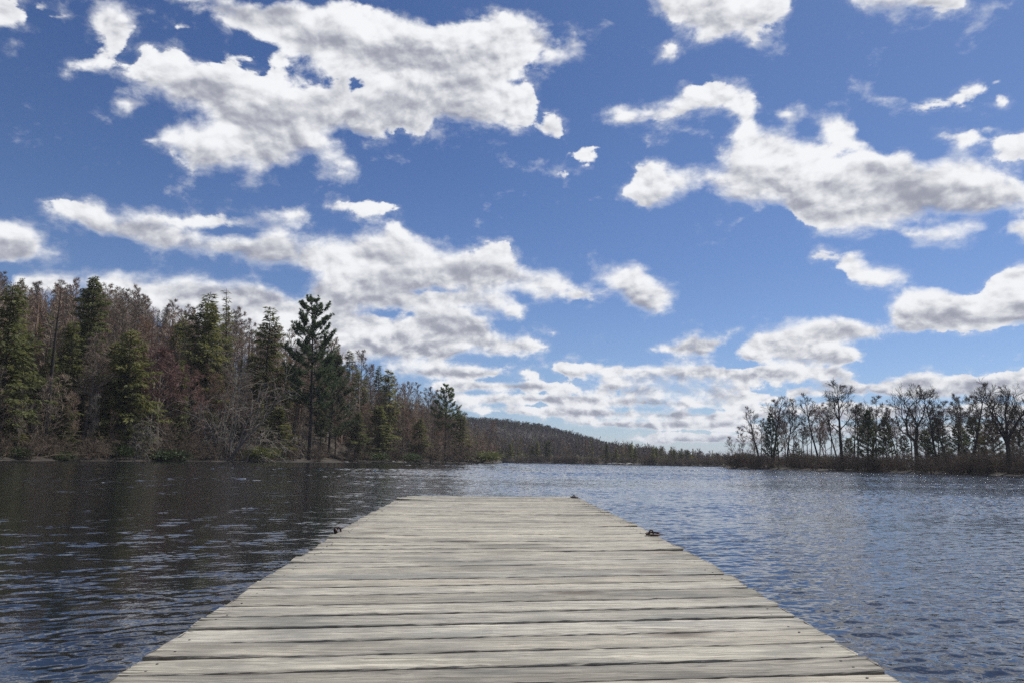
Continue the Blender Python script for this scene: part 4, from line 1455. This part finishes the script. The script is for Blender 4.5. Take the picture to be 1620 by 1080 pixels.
named('oak', 'oak2', 1452, 5, 607, 'great bare oak with a double trunk and wide spreading crown', 21.0, rz=0.2, widen=1.1)
named('oak', 'oak4', 1481, 9, 611, 'upright bare oak right of the great double-trunked oak', 21.0, rz=3.0, widen=0.9)
named('oak', 'oak1', 1500, 6, 632, 'bare oak with a slanting trunk between two upright oaks', 21.0, rz=0.4)
named('oak', 'oak0', 1536, 7, 604, 'tall bare oak with a high fan of branches left of the broad oak', 21.0, rz=1.2, widen=0.9)
named('oak', 'big_oak', 1598, 4, 606, 'broad old oak with thick crooked limbs near the right edge', 20.5, rz=1.9, widen=1.0)
named('oak', 'oak5', 1616, 10, 640, 'thin bare oak at the right edge behind the broad old oak', 21.0, rz=0.2)
GR = 'olive pines behind the oaks of the right bank'
for px, inl, top in [(1262, 26, 700), (1345, 22, 694), (1432, 24, 690), (1466, 16, 682), (1487, 22, 664), (1520, 18, 672), (1545, 26, 662), (1572, 20, 668), (1612, 24, 684), (1660, 20, 664)]:
    named('white_pine', 'back_pine', px, inl, top, 'olive green pine half hidden behind the oaks of the right bank', 14.0, group=GR, widen=1.25)
GO = 'slender bare trees behind the oaks of the right bank'
for k in range(58):
    px = 1172 + k * 8.7 + WOOD.uniform(-5, 5)
    named('bare_tree', ('bare%d' % (k % 6)) if k % 3 else 'oak%d' % (k % 2 * 4 + 1), px, WOOD.uniform(10, 36), WOOD.uniform(622, 690) + (28 if px < 1215 else 0), 'slender leafless tree behind the oaks of the right bank', 18.0 if k % 3 else 21.0, group=GO, widen=WOOD.uniform(0.9, 1.2))

# ---- brush in one tangled belt along each shore
def brush_belt(name, px0, px1, n, inland, size, mix_):
    rng = np.random.default_rng(px0 + 500)
    src = []
    for k in mix_:
        for me in KIT[k]:
            v = np.empty(len(me.vertices) * 3, np.float32)
            me.vertices.foreach_get('co', v)
            f = np.empty(len(me.polygons) * 4, np.int32)
            me.polygons.foreach_get('vertices', f)
            src.append((v.reshape(-1, 3), f.reshape(-1, 4), k))
    mats = [KIT[k][0].materials[0] for k in mix_]
    V, F, M, nv = [], [], [], 0
    for i in range(n):
        p = rng.uniform(px0, px1)
        x, y = at_shore(p, rng.uniform(*inland))
        z = float(ground_z(x, y))
        ki = rng.integers(len(mix_))
        a = rng.uniform(0, 6.28)
        s = rng.uniform(*size)
        c, sn = math.cos(a) * s, math.sin(a) * s
        for v, f, k in src[2 * ki:2 * ki + 2]:
            w = np.stack([v[:, 0] * c - v[:, 1] * sn + x, v[:, 0] * sn + v[:, 1] * c + y, v[:, 2] * s * 0.85 + z], -1)
            V.append(w)
            F.append(f + nv)
            M.append(np.full(len(f), ki))
            nv += len(v)
    o = put(name, mesh_from(name, np.concatenate(V), np.concatenate(F), mats, np.concatenate(M)))
    return tag(o, kind='stuff')


o = brush_belt('undergrowth', 1150, 1700, 260, (0.3, 22), (0.5, 1.5), ['brush0', 'brush1', 'brush1'])
tag(o, 'tangle of brown leafless brush along the whole right bank', 'undergrowth')
o = brush_belt('undergrowth', -60, 785, 250, (0.3, 40), (0.4, 1.3), ['brush0', 'brush1', 'brush1'])
tag(o, 'thin brown brush under the trees of the left bank', 'undergrowth')


# ---- the wood going on up the slope behind the trees one can make out
def hill_wood():
    rng = np.random.default_rng(31)
    n = 800
    p = rng.uniform(-160, 785, n)
    V, M = [], []
    for i in range(n):
        inl = rng.uniform(16, 95)
        x, y = at_shore(p[i], inl)
        r = math.hypot(x, y)
        z = float(ground_z(x, y))
        top = height_at(p[i], float(np.interp(p[i], TOP_PX, TOP_PY)) + rng.uniform(6, 40), r)
        h = min(max(5.0, top - z), rng.uniform(11, 19))
        k = 230
        t = rng.uniform(0.12, 0.97, k)
        az = rng.uniform(0, 6.28, k)
        el = rng.uniform(0.2, 1.25, k)
        ln = rng.uniform(0.5, 2.0, k) * (1.2 - 0.6 * t)
        rad = rng.random(k) * h * 0.17 * (1.1 - t)
        o = np.stack([x + np.cos(az) * rad, y + np.sin(az) * rad, z + h * t], -1)
        d = np.stack([np.cos(az) * np.cos(el), np.sin(az) * np.cos(el), np.sin(el)], -1) * ln[:, None]
        w = rng.uniform(0.02, 0.05, (k, 1))
        o[0], d[0], w[0] = (x, y, z - 0.4), (rng.normal(0, .5), rng.normal(0, .5), h), 0.22
        sd = np.cross(d, rng.normal(0, 1, (k, 3)))
        sd /= np.linalg.norm(sd, axis=1, keepdims=True) + 1e-9
        V.append(np.stack([o, o + d * 0.4 + sd * w, o + d, o + d * 0.4 - sd * w], 1).reshape(-1, 3))
        M.append(np.full(k, rng.choice([0, 0, 1, 2])))
    v = np.concatenate(V)
    o = put('woodland', mesh_from('woodland', v, np.arange(len(v)).reshape(-1, 4), [MAT['twig'], MAT['twig_warm'], MAT['bark']], np.concatenate(M)))
    tag(o, 'brown mass of bare wood filling the slope behind the trees of the left bank', 'woodland', kind='stuff')


# ---- far shore and hills
def far_forest():
    rng = np.random.default_rng(77)
    V, M = [], []
    nb, n = 0, 7000
    b = rng.uniform(bearing(560), bearing(1420), n)
    r = 396 + 640 * rng.random(n) ** 0.95
    r = np.where(rng.random(n) < 0.10, rng.uniform(1150, 1650, n), r)
    x, y = r * np.sin(b), r * np.cos(b)
    z = ground_z(x, y)
    h = rng.uniform(9, 15, n) * np.interp(b, [bearing(930), bearing(1050), bearing(1140), bearing(1400)], [1.0, 0.72, 0.50, 0.45])
    h = h * np.interp(r, [420, 700], [1.0, 0.72])
    con = rng.random(n) < np.where(r < 560, 0.22, 0.08)
    for i in range(n):
        k = 64 if r[i] < 650 else 40
        if con[i]:
            t = rng.random(k) ** 0.8
            az = rng.uniform(0, 6.28, k)
            rad = (1 - t) * h[i] * 0.17 + 0.15
            o = np.stack([x[i] + 0 * t, y[i] + 0 * t, z[i] + h[i] * (0.12 + 0.86 * t)], -1)
            d = np.stack([np.cos(az) * rad, np.sin(az) * rad, -0.25 * rad], -1)
            wd = 0.45
        else:
            t = rng.uniform(0.30, 0.85, k)
            az = rng.uniform(0, 6.28, k)
            el = rng.uniform(0.35, 1.3, k)
            ln = h[i] * rng.uniform(0.14, 0.30, k) * (1.15 - 0.5 * t)
            rr0 = rng.random(k) * h[i] * 0.10
            o = np.stack([x[i] + np.cos(az) * rr0, y[i] + np.sin(az) * rr0, z[i] + h[i] * t], -1)
            d = np.stack([np.cos(az) * np.cos(el), np.sin(az) * np.cos(el), np.sin(el)], -1) * ln[:, None]
            o[0], d[0] = (x[i], y[i], z[i] - 0.5), (rng.normal(0, .4), rng.normal(0, .4), h[i] * 0.9)
            wd = 0.14
        sd = np.cross(d, rng.normal(0, 1, (k, 3)))
        sd /= np.linalg.norm(sd, axis=1, keepdims=True) + 1e-9
        wv = rng.uniform(0.6, 1.4, (k, 1)) * wd * (1 + (r[i] > 700) * 0.8)
        V.append(np.stack([o, o + d * 0.5 + sd * wv, o + d, o + d * 0.5 - sd * wv], 1).reshape(-1, 3))
        M.append(np.full(k, 1 if con[i] else (3 if r[i] > 720 else (0 if rng.random() < 0.8 else 2))))
    v = np.concatenate(V)
    o = put('forest', mesh_from('forest', v, np.arange(len(v)).reshape(-1, 4), [MAT['far_twig'], MAT['hemlock'], MAT['twig_brush'], MAT['twig_oak']], np.concatenate(M)))
    tag(o, 'bare brown forest covering the far shore and the long hill behind the lake', 'forest', kind='stuff')


far_forest()
hill_wood()
GF = 'trees at the water on the far shore'
for i, px in enumerate(list(range(798, 1140, 9))):
    p = px + WOOD.uniform(-4, 4)
    top = float(np.interp(p, [790, 850, 950, 1040, 1140], [694, 693, 700, 706, 716])) + WOOD.uniform(-3, 10)
    if WOOD.random() < 0.42:
        named('far_hemlock', 'hemlock%d' % WOOD.randrange(4), p, WOOD.uniform(3, 14), top, 'small dark hemlock standing at the water of the far shore', 19.0, group='hemlocks on the far shore', widen=1.5)
    else:
        named('far_bare_tree', 'bare%d' % WOOD.randrange(6), p, WOOD.uniform(3, 14), top, 'small bare brown tree standing at the water of the far shore', 18.0, group=GF, widen=1.3)
o = brush_belt('far_brush', 794, 1146, 170, (0.5, 8), (0.7, 1.5), ['brush0', 'brush1', 'brush1'])
tag(o, 'low brown brush along the far shore', 'brush')

# ---- stones and driftwood at the water's edge
def rock_mesh(seed):
    rng = np.random.default_rng(seed)
    bm = bmesh.new()
    bmesh.ops.create_icosphere(bm, subdivisions=3, radius=1.0)
    ax = rng.normal(0, 1, (9, 3))
    ax /= np.linalg.norm(ax, axis=1, keepdims=True)
    cut = rng.uniform(0.62, 0.9, 9)
    for v in bm.verts:
        c = np.array(v.co)
        for a_, q in zip(ax, cut):
            e = c @ a_ - q
            if e > 0:
                c = c - a_ * e * 0.85
        c += rng.normal(0, 0.012, 3)
        v.co = Vector((c[0], c[1] * 0.8, c[2] * 0.55))
    me = bpy.data.meshes.new('shore_rock')
    bm.to_mesh(me)
    bm.free()
    me.materials.append(STONE)
    return me


STONE, t_, b_, _o = material('grey_stone')
n_ = t_.noise(t_.node('ShaderNodeTexCoord').outputs['Object'], 2.5, 6.0, 0.65)[0]
t_.put(b_.inputs['Base Color'], t_.ramp(n_, [(0.3, (0.13, 0.12, 0.105)), (0.7, (0.36, 0.34, 0.30))]))
b_.inputs['Roughness'].default_value = 0.9
ROCKS = [rock_mesh(900 + i) for i in range(3)]
for i, (px, sz) in enumerate([(548, 0.5), (622, 0.8), (631, 0.5), (640, 0.6), (792, 0.7), (964, 1.3), (972, 1.8), (984, 1.5), (996, 1.9), (1008, 1.2)]):
    x, y = at_shore(px, -0.3)
    far = px > 900
    o = put('shore_rock', ROCKS[i % 3], None, (x, y, 0.12))
    o.scale = (sz * (1.8 if far else 1.0), sz, sz * 0.8)
    o.rotation_euler = (0, 0, i * 1.7)
    tag(o, 'pale stone in the light strip at the foot of the far shore' if far else 'grey stone at the water line of the left bank', 'rock', 'pale stones on the far shore' if far else 'stones along the left shore')


def fallen_log(px, inland, length, az, r0, label):
    rng = np.random.default_rng(px)
    x, y = at_shore(px, inland)
    q, s = grow(rng, (0, 0, 0), (math.cos(az), math.sin(az), 0.02), length, r0, r0 * 0.45, 9, 0.03, 0.0)
    tb, st = Tubes(), Tubes()
    tb.add(q, s, 8)
    for k in range(6):
        f = rng.uniform(3, 7.8)
        j = int(f)
        o2 = q[j] + (q[j + 1] - q[j]) * (f - j)
        st.add(*grow(rng, o2, side_dir(rng, q[j + 1] - q[j], 0.9), rng.uniform(0.6, 1.8), 0.03, 0.012, 5, 0.1, 0.03), 4)
    o = empty('fallen_log', (x, y, float(ground_z(x, y)) + r0 * 0.8))
    put('trunk', tb.mesh('trunk', [MAT['twig_pale']], True), o)
    put('branches', st.mesh('branches', [MAT['twig_pale']]), o)
    tag(o, label, 'log')


fallen_log(566, 1.2, 7.0, R(-8), 0.17, 'long pale fallen log lying on the left bank right of the great white pine')
fallen_log(405, 0.8, 5.5, R(10), 0.13, 'short pale fallen log by the yellow-green shrub left of the great white pine')

# ---- the air between here and the hills
def build_haze():
    m = bpy.data.materials.new('lake_air')
    m.use_nodes = True
    t = NT(m.node_tree)
    for n in list(t.n):
        if n.type == 'BSDF_PRINCIPLED':
            t.n.remove(n)
    out = next(n for n in t.n if n.type == 'OUTPUT_MATERIAL')
    v = t.node('ShaderNodeVolumePrincipled')
    v.inputs['Color'].default_value = (0.80, 0.87, 1.0, 1)
    v.inputs['Density'].default_value = HAZE
    t.l.new(v.outputs[0], out.inputs['Volume'])
    bm = box((-6300, -6300, -2.8), (6300, 6300, 95), 0.01)
    bmh = bm_mesh('haze', bm, m)
    tag(put('haze', bmh), kind='stuff')


HAZE = 0.00013
build_haze()
